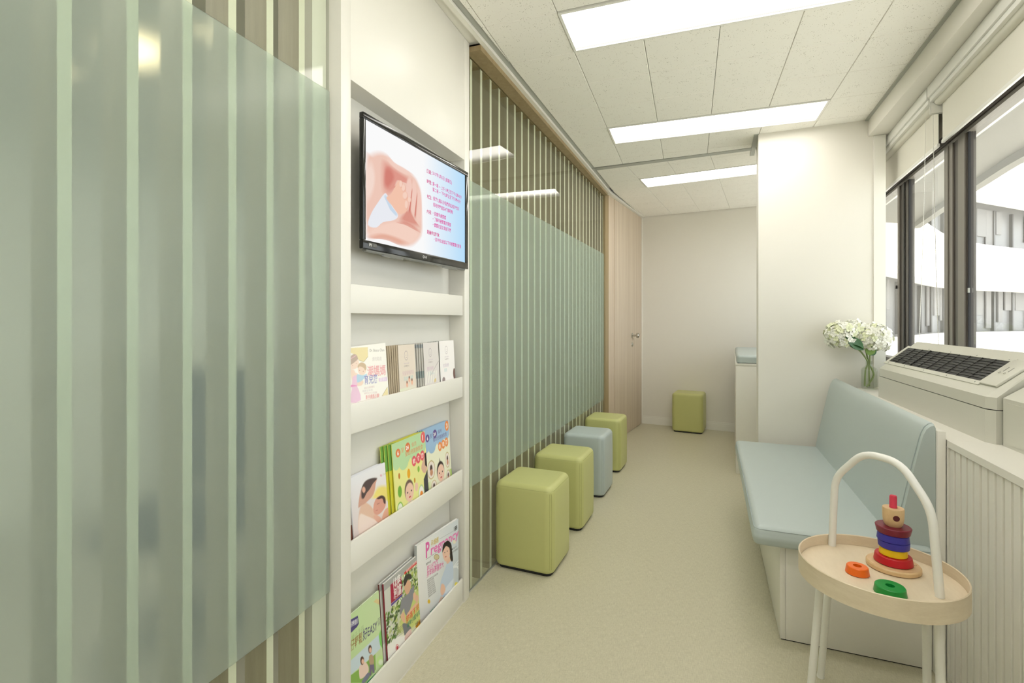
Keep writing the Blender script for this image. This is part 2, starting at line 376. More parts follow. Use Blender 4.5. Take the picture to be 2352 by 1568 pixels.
# ------------------------------------------------------------------ flat print (covers, screen): coloured shapes in layers
_TXT = {}
def text_shape(s, bold=0.0):
    key = (s, bold)
    if key not in _TXT:
        cu = bpy.data.curves.new('lettering', 'FONT'); cu.body = s; cu.size = 1.0; cu.resolution_u = 2; cu.offset = bold
        o = bpy.data.objects.new('lettering', cu); col.objects.link(o)
        dg = bpy.context.evaluated_depsgraph_get(); ev = o.evaluated_get(dg); me = ev.to_mesh()
        vs = [(v.co.x, v.co.y) for v in me.vertices]; fs = [tuple(p.vertices) for p in me.polygons]
        ev.to_mesh_clear(); bpy.data.objects.remove(o); bpy.data.curves.remove(cu)
        _TXT[key] = (vs, fs)
    return _TXT[key]
class Canvas:
    def __init__(s, M, crop=None, lift=0.00025, step=0.000015):
        s.M = M; s.mb = MB(); s.cols = []; s.k = 0; s.crop = crop; s.lift = lift; s.step = step
    def uv(s, x, y):
        if s.crop: x, y = s.crop[0] + x / s.crop[2], s.crop[1] + y / s.crop[2]
        return on_plane(x, y, s.M)
    def _add(s, pts, faces, cols):
        s.k += 1; z = s.lift + s.k * s.step
        s.mb.add([(p[0], p[1], z) for p in pts], faces); s.cols += cols
    def C(s, c, a=1.0): return (*srgb(*c), a)
    def rect(s, u0, v0, u1, v1, c, c2=None, c3=None, c4=None):
        cs = [s.C(c), s.C(c2 or c), s.C(c3 or c2 or c), s.C(c4 or c)]   # bl, br, tr, tl
        s._add([(u0, v0), (u1, v0), (u1, v1), (u0, v1)], [(0, 1, 2, 3)], cs)
    def poly(s, pts, c, soft=0.0, smooth=0, raw=False, c2=None, a=1.0):
        """pts in photo crop pixels (or local uv when raw)"""
        P = pts if raw else [s.uv(*p) for p in pts]
        if smooth: P = [(q.x, q.y) for q in catmull([(p[0], p[1], 0) for p in P], smooth, True)]
        cx = sum(p[0] for p in P) / len(P); cy = sum(p[1] for p in P) / len(P)
        lo = min(p[1] for p in P); hi = max(p[1] for p in P)
        def cc(p, al):
            if c2 is None: return s.C(c, al)
            t = (p[1] - lo) / max(hi - lo, 1e-6)
            return s.C(tuple(c2[i] + (c[i] - c2[i]) * t for i in range(3)), al)
        tri = [tuple(t) for t in tessellate_polygon([[Vector((p[0], p[1], 0)) for p in P]])]
        fixed = []
        for t in tri:
            (ax, ay), (bx_, by), (cx_, cy_) = (P[i] for i in t)
            fixed.append(t if (bx_ - ax) * (cy_ - ay) - (by - ay) * (cx_ - ax) > 0 else t[::-1])
        if not soft:
            s._add(P, fixed, [cc(p, a) for p in P])
        else:
            Q = [(cx + (p[0] - cx) * (1 - soft), cy + (p[1] - cy) * (1 - soft)) for p in P]; n = len(P)
            s._add(Q + P, fixed + [(i, n + i, n + (i + 1) % n, (i + 1) % n) for i in range(n)], [cc(p, a) for p in Q] + [cc(p, 0.0) for p in P])
    def ell(s, x, y, rx, ry, c, soft=0.0, rot=0.0, a=1.0, raw=False, n=20):
        """ellipse, centre and radii in photo crop pixels"""
        pts = []
        for i in range(n):
            t = 2 * math.pi * i / n; ex, ey = rx * math.cos(t), ry * math.sin(t)
            pts.append((x + ex * math.cos(rot) - ey * math.sin(rot), y + ex * math.sin(rot) + ey * math.cos(rot)))
        s.poly(pts, c, soft, raw=raw, a=a)
    def ring(s, x, y, rx, ry, wd, c, n=24):
        P = []; 
        for k in (1.0, 1.0 - wd):
            P += [s.uv(x + rx * k * math.cos(2 * math.pi * i / n), y + ry * k * math.sin(2 * math.pi * i / n)) for i in range(n)]
        s._add(P, [(i, (i + 1) % n, n + (i + 1) % n, n + i)[::-1] for i in range(n)], [s.C(c)] * len(P))
    def line(s, x0, y0, x1, y1, wd, c):
        a, b = Vector(s.uv(x0, y0)), Vector(s.uv(x1, y1)); d = (b - a).normalized(); q = Vector((-d.y, d.x)) * wd / 2
        s._add([tuple(a - q), tuple(b - q), tuple(b + q), tuple(a + q)], [(0, 1, 2, 3)], [s.C(c)] * 4)
    def text(s, t, x, y, c, h=None, x2=None, y2=None, bold=0.0, raw=False, slant=0.0, maxw=None):
        """baseline start at pixel (x, y); ends at pixel (x2, y2) if given, letter height h in metres"""
        vs, fs = text_shape(t, min(bold, 0.012) if any(ord(ch) > 0x2e00 for ch in t) else bold)
        if not vs: return
        u0, v0 = (x, y) if raw else s.uv(x, y)
        w0 = min(v[0] for v in vs); w1 = max(v[0] for v in vs); hh = 0.73
        if x2 is not None:
            u1, v1 = (x2, y2) if raw else s.uv(x2, y2)
            L = math.hypot(u1 - u0, v1 - v0); ca, sa = (u1 - u0) / L, (v1 - v0) / L; kx = L / (w1 - w0)
        else: ca, sa = 1, 0; kx = None
        ky = (h / hh) if h else kx
        if kx is None: kx = ky
        P = []
        for (x_, y_) in vs:
            a_, b_ = (x_ - w0) * kx + y_ * ky * slant, y_ * ky
            P.append((u0 + a_ * ca - b_ * sa, v0 + a_ * sa + b_ * ca))
        s._add(P, fs, [s.C(c)] * len(P))
    def clip_box(s, u0, v0, u1, v1):
        """bounds of the sheet"""
        s.bounds = (u0, v0, u1, v1)
    def raster(s, res=0.0014, ss=3):
        """flatten the painted shapes into one sheet of small coloured facets (no stacked layers)"""
        u0, v0, u1, v1 = s.bounds; nx, ny = int(round((u1 - u0) / res)), int(round((v1 - v0) / res)); W, H = nx * ss, ny * ss
        img = np.ones((H, W, 3)); V = np.array([(p[0], p[1]) for p in s.mb.v]); Cc = np.array(s.cols)
        X = (V[:, 0] - u0) / (u1 - u0) * W; Y = (V[:, 1] - v0) / (v1 - v0) * H
        for f in s.mb.f:
            for k in range(1, len(f) - 1):
                i, j, l = f[0], f[k], f[k + 1]
                x0, x1 = max(int(min(X[i], X[j], X[l])), 0), min(int(max(X[i], X[j], X[l])) + 2, W)
                y0, y1 = max(int(min(Y[i], Y[j], Y[l])), 0), min(int(max(Y[i], Y[j], Y[l])) + 2, H)
                if x0 >= x1 or y0 >= y1: continue
                d = (Y[j] - Y[l]) * (X[i] - X[l]) + (X[l] - X[j]) * (Y[i] - Y[l])
                if abs(d) < 1e-9: continue
                gx = np.arange(x0, x1)[None, :] + 0.5; gy = np.arange(y0, y1)[:, None] + 0.5
                a = ((Y[j] - Y[l]) * (gx - X[l]) + (X[l] - X[j]) * (gy - Y[l])) / d
                b = ((Y[l] - Y[i]) * (gx - X[l]) + (X[i] - X[l]) * (gy - Y[l])) / d
                c = 1 - a - b; m = (a >= 0) & (b >= 0) & (c >= 0)
                if not m.any(): continue
                col4 = a[..., None] * Cc[i] + b[..., None] * Cc[j] + c[..., None] * Cc[l]
                al = (col4[..., 3] * m)[..., None]; R_ = img[y0:y1, x0:x1]
                R_ += al * (col4[..., :3] - R_)
        small = img.reshape(ny, ss, nx, ss, 3).mean((1, 3))
        us = np.linspace(u0, u1, nx); vs = np.linspace(v0, v1, ny); z = s.lift
        verts = [(u, v, z) for v in vs for u in us]
        faces = [(r * nx + q, r * nx + q + 1, (r + 1) * nx + q + 1, (r + 1) * nx + q) for r in range(ny - 1) for q in range(nx - 1)]
        rgba = np.ones((ny * nx, 4), dtype=np.float32); rgba[:, :3] = small.reshape(-1, 3)
        return verts, faces, rgba
    def build(s, name, parent, mat='print', local=True):
        me = bpy.data.meshes.new(name)
        b = getattr(s, 'bounds', None)
        if b and mat == 'print' and len(s.mb.f) > 12:
            verts, faces, rgba = s.raster()
        else:
            verts = [(min(max(p[0], b[0]), b[2]), min(max(p[1], b[1]), b[3]), p[2]) for p in s.mb.v] if b else s.mb.v
            faces = s.mb.f; rgba = np.array(s.cols, dtype=np.float32)
        me.from_pydata(verts, [], faces); me.materials.append(MATS[mat])
        at = me.color_attributes.new('Col', 'FLOAT_COLOR', 'POINT'); at.data.foreach_set('color', rgba.ravel())
        me.update(); return link(name, me, parent, local)

# ================================================================== STRUCTURE
CEIL = 2.4
def lerp_line(a, b):
    return lambda y: a[0] + (b[0] - a[0]) * (y - a[1]) / (b[1] - a[1])
glass_x = lerp_line((-0.9267, 1.88), (-0.7628, 4.72))
head_x = lerp_line((-0.857, 1.88), (-0.727, 4.72))
trim_x = lerp_line((-0.836, 1.88), (-0.703, 4.72))
grey_x = lerp_line((-0.808, 1.88), (-0.675, 4.72))
bulk_x = lerp_line((0.955, 2.333), (1.004, 3.535))
DOOR0, DOOR1 = (-0.733, 4.79), (-0.533, 6.01)
END1 = (1.62, 5.717)
GEND = 4.71
GANG = math.degrees(math.atan2(0.9267 - 0.7628, 4.72 - 1.88))

obj('floor', MB().prism([(-1.02, -2.3), (1.02, -2.3), (1.64, 6.4), (-1.02, 6.4)], -0.06, 0.0), 'woven_vinyl', kind='structure',
    label='beige woven vinyl floor of the waiting corridor')

# ---- ceiling: backing slab, tiles one by one, perimeter trims
ceiling = obj('ceiling', MB().prism([(-1.02, -2.3), (1.1, -2.3), (1.64, 6.4), (-1.02, 6.4)], CEIL + 0.05, CEIL + 0.12), 'dark_gap', kind='structure',
              label='suspended ceiling of cream speckled acoustic tiles')
zone_main = [(-0.895, -2.2), (bulk_x(-2.2), -2.2), (bulk_x(3.80), 3.80), (0.40, 3.845), (grey_x(3.945), 3.945), (grey_x(0.25), 0.25)]
zone_far = [(grey_x(3.99), 3.99), (0.43, 3.895), (1.22, 3.83), (1.36, 5.745), (-0.515, 5.998), (grey_x(4.74), 4.74)]
GX0, GXP, GY0, GYP = -0.490, 0.3025, 1.897, 0.3108
def tile_prism(poly, z0=CEIL, z1=CEIL + 0.012):
    """tile with a small chamfer on its lower edge"""
    a = sum(poly[i][0] * poly[(i + 1) % len(poly)][1] - poly[(i + 1) % len(poly)][0] * poly[i][1] for i in range(len(poly)))
    if a < 0: poly = poly[::-1]
    cx = sum(p[0] for p in poly) / len(poly); cy = sum(p[1] for p in poly) / len(poly)
    ins = [(p[0] + (cx - p[0]) * 0.014, p[1] + (cy - p[1]) * 0.014) for p in poly]
    return MB().loft([[(p[0], p[1], z0) for p in ins], [(p[0], p[1], z0 + 0.0025) for p in poly], [(p[0], p[1], z1) for p in poly]])
LIGHT_ROWS = (0, 4, -4, -8, -12)
g = 0.0009
for i in range(-2, 6):
    for j in range(-14, 8):
        if 0 <= i < 4 and j in LIGHT_ROWS: continue
        x0, y0 = GX0 + i * GXP, GY0 + j * GYP
        p = clip_convex([(x0 + g, y0 + g), (x0 + GXP - g, y0 + g), (x0 + GXP - g, y0 + GYP - g), (x0 + g, y0 + GYP - g)], zone_main)
        if len(p) >= 3 and area(p) > 0.0015: obj('tile', tile_prism(p), 'tile', ceiling)
FM = zframe((-0.372, 4.67, 0), 7.8)
for i in range(-2, 7):
    for j in range(-4, 5):
        if 0 <= i < 4 and j == -1: continue
        x0, y0, t = i * 0.3025, j * 0.300, 0.300
        q = [FM @ Vector(v) for v in ((x0 + g, y0 + g, 0), (x0 + 0.3025 - g, y0 + g, 0), (x0 + 0.3025 - g, y0 + t - g, 0), (x0 + g, y0 + t - g, 0))]
        p = clip_convex([(v.x, v.y) for v in q], zone_far)
        if len(p) >= 3 and area(p) > 0.0015: obj('tile', tile_prism(p), 'tile', ceiling)
def ctrim(name, poly, mat, z0, z1, label): return obj(name, MB().prism(poly, z0, z1), mat, kind='structure', label=label)
ctrim('trim_1', [(trim_x(0.25), 0.25), (grey_x(0.25), 0.25), (grey_x(4.6), 4.6), (trim_x(4.6), 4.6)], 'grey_trim', CEIL + 0.004, CEIL + 0.02, 'grey shadow gap along the ceiling above the slatted glass')
ctrim('trim_2', [(head_x(0.25) , 0.25), (trim_x(0.25), 0.25), (trim_x(4.75), 4.75), (head_x(4.75), 4.75)], 'paint_trim', CEIL - 0.012, CEIL + 0.02, 'white ceiling trim above the slatted glass')
ctrim('trim_11', [(-1.02, -2.2), (-0.897, -2.2), (-0.897, 0.25), (grey_x(0.25), 0.25), (trim_x(0.252), 0.252), (trim_x(2.0), 2.0), (glass_x(2.0) - 0.02, 2.0), (-1.02, 2.0)], 'paint_trim', CEIL + 0.001, CEIL + 0.04, 'white ceiling border above cabinet and near partition')
ctrim('trim_3', [(-0.735, 3.945), (0.41, 3.838), (0.425, 3.895), (-0.70, 4.0)], 'grey_trim', CEIL - 0.003, CEIL + 0.02, 'dark grey metal strip crossing the ceiling')
ctrim('trim_4', [(0.388, 3.575), (0.416, 3.573), (0.438, 4.02), (0.41, 4.022)], 'grey_trim', CEIL - 0.004, CEIL + 0.02, 'grey ceiling strip beside the pillar')
ctrim('trim_5', [(DOOR0[0] - 0.01, 4.74), (DOOR0[0] + 0.03, 4.74), (DOOR1[0] + 0.022, 6.0), (DOOR1[0] - 0.02, 6.01)], 'paint_trim', CEIL - 0.012, CEIL + 0.02, 'white ceiling trim above the wooden door')

# ---- ceiling lights
def ceiling_light(M, label):
    t = thing('ceiling_light', label, 'ceiling light', M=M, group='recessed fluorescent ceiling lights')
    L, W = 1.206, 0.300
    fr = MB()
    fr.box(-L / 2, L / 2, -W / 2, -W / 2 + 0.011, -0.004, 0.03); fr.box(-L / 2, L / 2, W / 2 - 0.011, W / 2, -0.004, 0.03)
    fr.box(-L / 2, -L / 2 + 0.011, -W / 2 + 0.011, W / 2 - 0.011, -0.004, 0.03); fr.box(L / 2 - 0.011, L / 2, -W / 2 + 0.011, W / 2 - 0.011, -0.004, 0.03)
    obj('frame', fr, 'white_metal', t, local=True)
    n = 14; w2 = W / 2 - 0.011; l2 = L / 2 - 0.011
    arc = [(-w2 + 2 * w2 * k / n, 0.003 + 0.026 * math.sin(math.pi * k / n)) for k in range(n + 1)]
    d = MB()
    d.add([(-l2, y, z) for y, z in arc] + [(l2, y, z) for y, z in arc], [(k, n + 1 + k, n + 2 + k, k + 1)[::-1] for k in range(n)])
    obj('diffuser', d, 'diffuser', t, smooth=True, local=True)
    for sx in (-1, 1):
        e = MB()
        e.add([(sx * l2, y, z) for y, z in arc] + [(sx * l2, y, 0.034) for y, z in arc], [(k, k + 1, n + 2 + k, n + 1 + k) for k in range(n)])
        obj('end_cap', e, 'white_metal', t, local=True)
    obj('housing', MB().box(-L / 2, L / 2, -W / 2, W / 2, 0.0305, 0.046), 'white_metal', t, local=True)
    return t
for j, lb in ((0, 'long recessed fluorescent ceiling light above the magazine cabinet'),
              (4, 'long recessed fluorescent ceiling light in front of the pillar'),
              (-4, 'long recessed fluorescent ceiling light over the entrance side of the slatted glass'),
              (-12, 'added unseen fluorescent ceiling light against the rear wall'),  # added out of view to give the cabinet more light
              (-8, 'long recessed fluorescent ceiling light halfway to the rear wall')):
    ceiling_light(Matrix.Translation((GX0 + 2 * GXP, GY0 + (j + 0.5) * GYP, CEIL)), lb)
ceiling_light(FM @ Matrix.Translation((0.605, -0.150, CEIL)), 'recessed fluorescent ceiling light before the end wall, partly behind the pillar')

# ---- walls
def wall_seg(name, a, b, th, z0, z1, mat, label, parent=None):
    """wall along a->b, thickness th to the left of the direction"""
    d = Vector((b[0] - a[0], b[1] - a[1])); n = Vector((-d.y, d.x)).normalized() * th
    return obj(name, MB().prism([a, b, (b[0] + n.x, b[1] + n.y), (a[0] + n.x, a[1] + n.y)], z0, z1), mat, parent, kind=None if parent else 'structure', label=label)
wall_seg('wall_end', END1, DOOR1, -0.10, 0, CEIL + 0.05, 'paint', 'cream end wall behind the green stool')
d = Vector((END1[0] - DOOR1[0], END1[1] - DOOR1[1])).normalized()
def along_end(t, off): return (DOOR1[0] + d.x * t + d.y * off, DOOR1[1] + d.y * t - d.x * off)
obj('baseboard_end', MB().prism([along_end(0.01, 0.0), along_end(2.1, 0.0), along_end(2.1, 0.012), along_end(0.01, 0.012)], 0, 0.072)
    .prism([along_end(0.01, 0.0), along_end(2.1, 0.0), along_end(2.1, 0.007), along_end(0.01, 0.007)], 0.072, 0.09), 'paint_trim', kind='structure', label='cream baseboard along the end wall')
obj('trim_6', MB().prism([along_end(0.0, 0.0), along_end(0.012, 0.0), along_end(0.012, 0.01), along_end(0.0, 0.012)], 0.0, CEIL), 'paint_trim', kind='structure', label='narrow corner bead beside the wooden door')
wall_seg('wall_back', (-1.02, -2.2), (1.02, -2.2), -0.10, 0, CEIL + 0.05, 'paint', 'cream wall at the entrance end')

# pillar with its splayed reveal
PA, PB = (0.414, 3.578), (1.035, 3.540)
pillar = obj('pillar', MB().prism([PA, PB, (1.050, 3.835), (0.432, 3.835)], 0, CEIL), 'paint', kind='structure', label='cream wall pillar between the blue bench and the changing table')
obj('trim_7', MB().prism([(1.030, 3.532), (1.0885, 3.528), (1.0885, 3.556), (1.030, 3.556)], 0.801, 2.298), 'paint_trim', kind='structure', label='white upright window lining board beside the pillar')

# bulkhead above the windows
WM = zframe((1.23, 3.92, 0), 4.3)           # window wall: +Y along the wall, +X outwards
def wpt(s, x=0.0):
    v = WM @ Vector((x, s, 0)); return (v.x, v.y)
obj('wall_right_bulkhead', MB().prism([(bulk_x(-2.2), -2.2), (bulk_x(3.55), 3.55), wpt(-0.3, 0.10), wpt(-6.2, 0.10)], 2.30, CEIL + 0.05), 'paint', kind='structure',
    label='cream bulkhead running above the roller blinds')
obj('trim_8', MB().prism([(bulk_x(-2.2) - 0.016, -2.2), (bulk_x(-2.2), -2.2), (bulk_x(3.54), 3.54), (bulk_x(3.54) - 0.016, 3.54)], CEIL - 0.006, CEIL + 0.02), 'grey_trim', kind='structure',
    label='grey shadow gap where the tiles meet the bulkhead')
obj('wall_right', MB().prism([wpt(-6.2, 0.0), wpt(1.78, 0.0), wpt(1.78, 0.14), wpt(-6.2, 0.14)], 0.0, 0.90), 'paint', kind='structure', label='cream wall below the windows')
obj('wall_right_upper', MB().prism([wpt(-6.2, 0.02), wpt(1.78, 0.02), wpt(1.78, 0.14), wpt(-6.2, 0.14)], 2.085, CEIL + 0.05), 'paint', kind='structure', label='wall strip above the windows')

# window: bronze frame, panes
win = thing('window_1', 'row of bronze framed windows facing the curved building', None, WM.translation, kind='structure')
def wbox(name, mat, s0, s1, x0, x1, z0, z1, parent=win, b=0.0, **kw): return bx(name, parent, mat, x0, x1, s0, s1, z0, z1, b, M=WM, **kw)
wbox('sill_rail', 'bronze_frame', -6.2, 1.78, 0.0, 0.06, 0.90, 0.955)
wbox('head_rail', 'bronze_frame', -6.2, 1.78, -0.012, 0.06, 2.040, 2.085)
wbox('head_bead', 'bronze_light', -6.2, 1.78, -0.002, 0.05, 2.022, 2.038)
MULL = [(-0.385, -0.196, False), (-1.195, -0.948, True), (-2.62, -2.42, False), (-3.46, -3.20, True), (-4.9, -4.7, False), (0.75, 0.85, False)]
for s0, s1, dbl in MULL:
    w = s1 - s0
    m = wbox('mullion', 'bronze_frame', s0, s1, 0.0, 0.030, 0.955, 2.022)
    if dbl:
        wbox('mullion_cover', 'bronze_light', s1 - w * 0.42, s1 - 0.004, -0.006, 0.0, 0.955, 2.022, parent=m)
        wbox('mullion_cover', 'bronze_light', s1 - w * 0.24, s1 - w * 0.20, -0.010, -0.006, 0.955, 2.022, parent=m)
        wbox('mullion_cover', 'bronze_light', s0 + 0.012, s0 + w * 0.33, -0.006, 0.0, 0.955, 2.022, parent=m)
    else:
        wbox('mullion_cover', 'bronze_light', s1 - w * 0.22, s1 - 0.002, -0.006, 0.0, 0.955, 2.022, parent=m)
        wbox('mullion_cover', 'gasket', s0 + w * 0.30, s0 + w * 0.42, -0.004, 0.0, 0.955, 2.022, parent=m)
    wbox('gasket', 'gasket', s0 - 0.005, s0, 0.002, 0.010, 0.955, 2.022, parent=m)
edges = sorted([1.78] + [v for s0, s1, _ in MULL for v in (s0, s1)] + [-6.2])
for a, b in zip(edges[0::2], edges[1::2]):
    wbox('pane', 'window_glass', a - 0.004, b + 0.004, 0.010, 0.016, 0.95, 2.03)
wbox('latch', 'gasket', -0.196, -0.178, -0.012, 0.0, 1.395, 1.415)
wbox('latch', 'grey_trim', -1.203, -1.1955, 0.0, 0.006, 1.32, 1.34)

# ---- door wall (wood), door leaf with knob and lock
wall_seg('wall_left_door', DOOR0, DOOR1, 0.12, 0, CEIL, 'door_wood', 'pale wood panelled wall around the flush door')
DM = zframe((DOOR0[0], DOOR0[1], 0), math.degrees(math.atan2(DOOR1[0] - DOOR0[0], DOOR1[1] - DOOR0[1])))
door = thing('door_1', 'full height pale wood flush door with steel knob', None, DM.translation, kind='structure')
bx('door_leaf', door, 'door_wood', -0.001, 0.006, 0.17, 1.17, 0.006, CEIL - 0.016, M=DM)
def lx(prof, px, py, name, parent, mat, flip=False):
    """lathe whose axis leaves the door towards the room"""
    q = on_plane(px, py, DM @ Matrix(((0, 0, 1, 0), (1, 0, 0, 0), (0, 1, 0, 0), (0, 0, 0, 1))))
    M = DM @ Matrix.Translation((0.006, q[0], q[1])) @ Matrix.Rotation(R(90), 4, 'Y')
    return obj(name, MB().lathe(prof, 24, M), mat, parent, smooth=True)
k = lx([(0.026, 0), (0.026, 0.006), (0.011, 0.009), (0.010, 0.045), (0.024, 0.05), (0.027, 0.058), (0.027, 0.07), (0.021, 0.076)], 1450.5, 770, 'knob', door, 'chrome')
l = lx([(0.025, 0), (0.025, 0.005), (0.022, 0.008), (0.012, 0.009), (0.011, 0.014)], 1450.5, 791, 'lock', door, 'chrome')

# jamb at the end of the slatted glass
obj('trim_9', MB().prism([(glass_x(GEND) + 0.002, GEND), (glass_x(GEND) + 0.014, GEND), (DOOR0[0] + 0.002, 4.79), (DOOR0[0] - 0.11, 4.81), (glass_x(GEND) - 0.09, GEND + 0.02)], 0, CEIL), 'jamb_wood', kind='structure', label='brown wooden jamb between slatted glass and door')
obj('trim_10', MB().prism([(glass_x(1.99) - 0.02, 1.99), (head_x(1.99), 1.99), (head_x(GEND), GEND), (glass_x(GEND) - 0.02, GEND)], CEIL - 0.034, CEIL - 0.012), 'jamb_wood', kind='structure', label='tan wooden head board above the slatted glass')

# ---- slatted glass partitions
def partition(name, label, M, s0, s1, slats, frost, panes, depth=0.066, th=0.0195, film='frost'):
    """M: +Y along the wall, +X towards the corridor, x = 0 the room face of the glass"""
    t = thing(name, label, None, M.translation, kind='structure')
    for a, b in panes:
        bx('glass_pane', t, 'clear_glass', -0.006, 0.0, a + 0.0015, b - 0.0015, 0.004, CEIL - 0.034, M=M)
        bx('frosted_film', t, film, 0.0002, 0.0016, a + 0.002, b - 0.002, frost[0], frost[1], M=M)
    for y in slats:
        sl_ = bx('slat', t, 'slat_wood', -0.0082 - depth, -0.0082, y - th / 2, y + th / 2, 0.0, CEIL - 0.036, M=M)
        bx('edge_band', sl_, 'slat_edge', -0.0082, -0.0066, y - th / 2, y + th / 2, 0.0, CEIL - 0.036, M=M)
    return t
PM = Matrix.Translation((-0.934, 0, 0))
sl = [0.513 + 0.1037 * k for k in range(-12, 6)]
wl = partition('wall_left', 'near frosted glass partition with upright wooden slats behind it', PM, -0.9, 1.128, sl, (0.455, 1.827), [(-2.2, -0.9), (-0.9, 1.128)])
bx('end_board', wl, 'laminate', -0.10, -0.012, 1.075, 1.128, 0, CEIL - 0.036, M=PM)
bx('head_board', wl, 'laminate', -0.10, 0.0, -2.2, 1.13, CEIL - 0.034, CEIL + 0.05, M=PM)
GM = zframe((glass_x(1.99), 1.99, 0), GANG)
glen = (GEND - 1.99) / math.cos(R(GANG))
g_sl = []
step = (4.50 - 2.048) / 24
g_sl = [(2.048 + step * k - 1.99) / math.cos(R(GANG)) for k in range(27)]
wl2 = partition('wall_left_beyond', 'second frosted glass partition with upright wooden slats behind the stools', GM, 0, glen, g_sl, (0.460, 1.818), [(0.0, 1.230), (1.230, glen)], film='frost_fine')
bx('head_board', wl2, 'jamb_wood', -0.11, -0.009, 0, glen, CEIL - 0.036, CEIL + 0.05, M=GM)
bx('floor_channel', wl2, 'grey_trim', -0.009, 0.003, 0, glen, 0.0, 0.004, M=GM)
bx('floor_channel', wl, 'grey_trim', -0.009, 0.003, -2.2, 1.128, 0.0, 0.004, M=PM)

# ---- dim consulting room seen through the partitions
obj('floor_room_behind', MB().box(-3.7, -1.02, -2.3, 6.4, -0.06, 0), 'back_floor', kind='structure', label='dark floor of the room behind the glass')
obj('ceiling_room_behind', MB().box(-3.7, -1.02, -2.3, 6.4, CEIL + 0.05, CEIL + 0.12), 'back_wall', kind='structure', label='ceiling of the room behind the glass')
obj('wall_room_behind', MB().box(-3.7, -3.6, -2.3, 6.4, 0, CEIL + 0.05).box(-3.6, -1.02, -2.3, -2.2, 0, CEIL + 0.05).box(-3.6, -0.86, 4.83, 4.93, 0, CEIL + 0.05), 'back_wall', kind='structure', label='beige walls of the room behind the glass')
pbr('lamp_body', (0.8, 0.78, 0.7), 0.4)
emis('warm_lamp', (1.0, 0.80, 0.50), 9.0)
for x, y, lb in ((-1.55, 0.15, 'round warm downlight over the desk side of the room behind the glass'), (-1.35, 2.6, 'round warm downlight behind the second glass partition'), (-1.35, 3.7, 'round warm downlight near the wooden jamb in the room behind'), (-2.4, 1.6, 'round warm downlight in the middle of the room behind the glass')):
    t = thing('downlight', lb, 'downlight', (x, y, CEIL + 0.05), group='warm downlights behind the glass')
    obj('trim_ring', MB().lathe([(0.07, -0.006), (0.095, -0.006), (0.095, 0.0), (0.07, 0.0)], 28, close=True, cap=False), 'lamp_body', t, smooth=True, local=True)
    obj('lamp_lens', MB().lathe([(0.0005, -0.003), (0.069, -0.003), (0.069, -0.0005), (0.0005, -0.0005)], 28), 'warm_lamp', t, local=True)

for y, lb in ((-0.8, 'added unseen ceiling light at the entrance end of the room behind the glass'), (0.35, 'added unseen ceiling light near the slats of the room behind the glass'), (0.9, 'added unseen ceiling light over the office chair behind the glass'), (3.6, 'added unseen ceiling light of the room behind the stools')):
    ceiling_light(Matrix.Translation((-1.9, y, CEIL + 0.003)), lb)  # lamps added out of sight to brighten the room behind the slats
oc = thing('office_chair', 'dark office chair blurred behind the near frosted glass', 'chair', (-1.78, 1.38, 0), R(30))
mb_ = MB(); cushion(mb_, 0.46, 0.46, 0.08, 0.06, 0.03, Matrix.Translation((0, 0, 0.42))); obj('seat', mb_, 'office_fabric', oc, smooth=60, local=True)
mb_ = MB(); cushion(mb_, 0.42, 0.06, 0.48, 0.028, 0.025, Matrix.Translation((0, 0.23, 0.52))); obj('backrest', mb_, 'office_fabric', oc, smooth=60, local=True)
obj('column', MB().tube([(0, 0, 0.06), (0, 0, 0.42)], 0.025, 12), 'tv_black', oc, smooth=True, local=True)
for k_ in range(5):
    a_ = 2 * math.pi * k_ / 5
    lg_ = obj('leg', MB().tube([(0, 0, 0.09), (0.26 * math.cos(a_), 0.26 * math.sin(a_), 0.055)], 0.016, 8), 'tv_black', oc, smooth=True, local=True)
    obj('caster', MB().lathe([(0.005, -0.012), (0.026, -0.012), (0.026, 0.012), (0.005, 0.012)], 14, Matrix.Translation((0.26 * math.cos(a_), 0.26 * math.sin(a_), 0.026)) @ Matrix.Rotation(R(90), 4, 'X')), 'tv_black', lg_, smooth=True, local=True)

# ---- outside: own canopy, curved white building opposite, ground
CAN = [(2700, 4.0), (2352, 5.8), (2240, 7.1), (2172, 8.3), (2096, 10.4)]
ce = [at_depth(p, dd, 0) for p, dd in CAN]
ce = [Vector((2.9, -3.0, 0)), Vector((3.0, 2.0, 0))] + ce
ce = catmull(ce, 5)
canopy = thing('canopy', 'cream concrete canopy hanging over the windows outside', 'canopy', (3.0, 5.0, 0))
inner = [Vector(wpt(-7.0, 0.16)).to_3d(), Vector(wpt(2.0, 0.16)).to_3d(), Vector((1.9, 8, 0)), Vector((2.6, 11.5, 0))]
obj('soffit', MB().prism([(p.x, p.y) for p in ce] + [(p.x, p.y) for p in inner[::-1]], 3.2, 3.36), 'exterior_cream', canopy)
def strip_wall(pts, th, z0, z1, mb=None):
    mb = mb or MB(); L, Rr = [], []
    for i, p in enumerate(pts):
        t = (pts[min(i + 1, len(pts) - 1)] - pts[max(i - 1, 0)]); t.z = 0; t.normalize(); n = Vector((-t.y, t.x, 0)) * th
        L.append(p); Rr.append(p + n)
    for i in range(len(pts) - 1):
        mb.prism([(L[i].x, L[i].y), (L[i + 1].x, L[i + 1].y), (Rr[i + 1].x, Rr[i + 1].y), (Rr[i].x, Rr[i].y)], z0, z1)
    return mb
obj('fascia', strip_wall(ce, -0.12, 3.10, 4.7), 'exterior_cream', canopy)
FAC = [(1900, 10.0), (2035, 10.6), (2100, 11.8), (2172, 14.6), (2240, 16.2), (2352, 17.6), (2500, 19.5), (2750, 22.0), (3100, 24)]
fp = catmull([at_depth(p, dd, 0) for p, dd in FAC], 6)
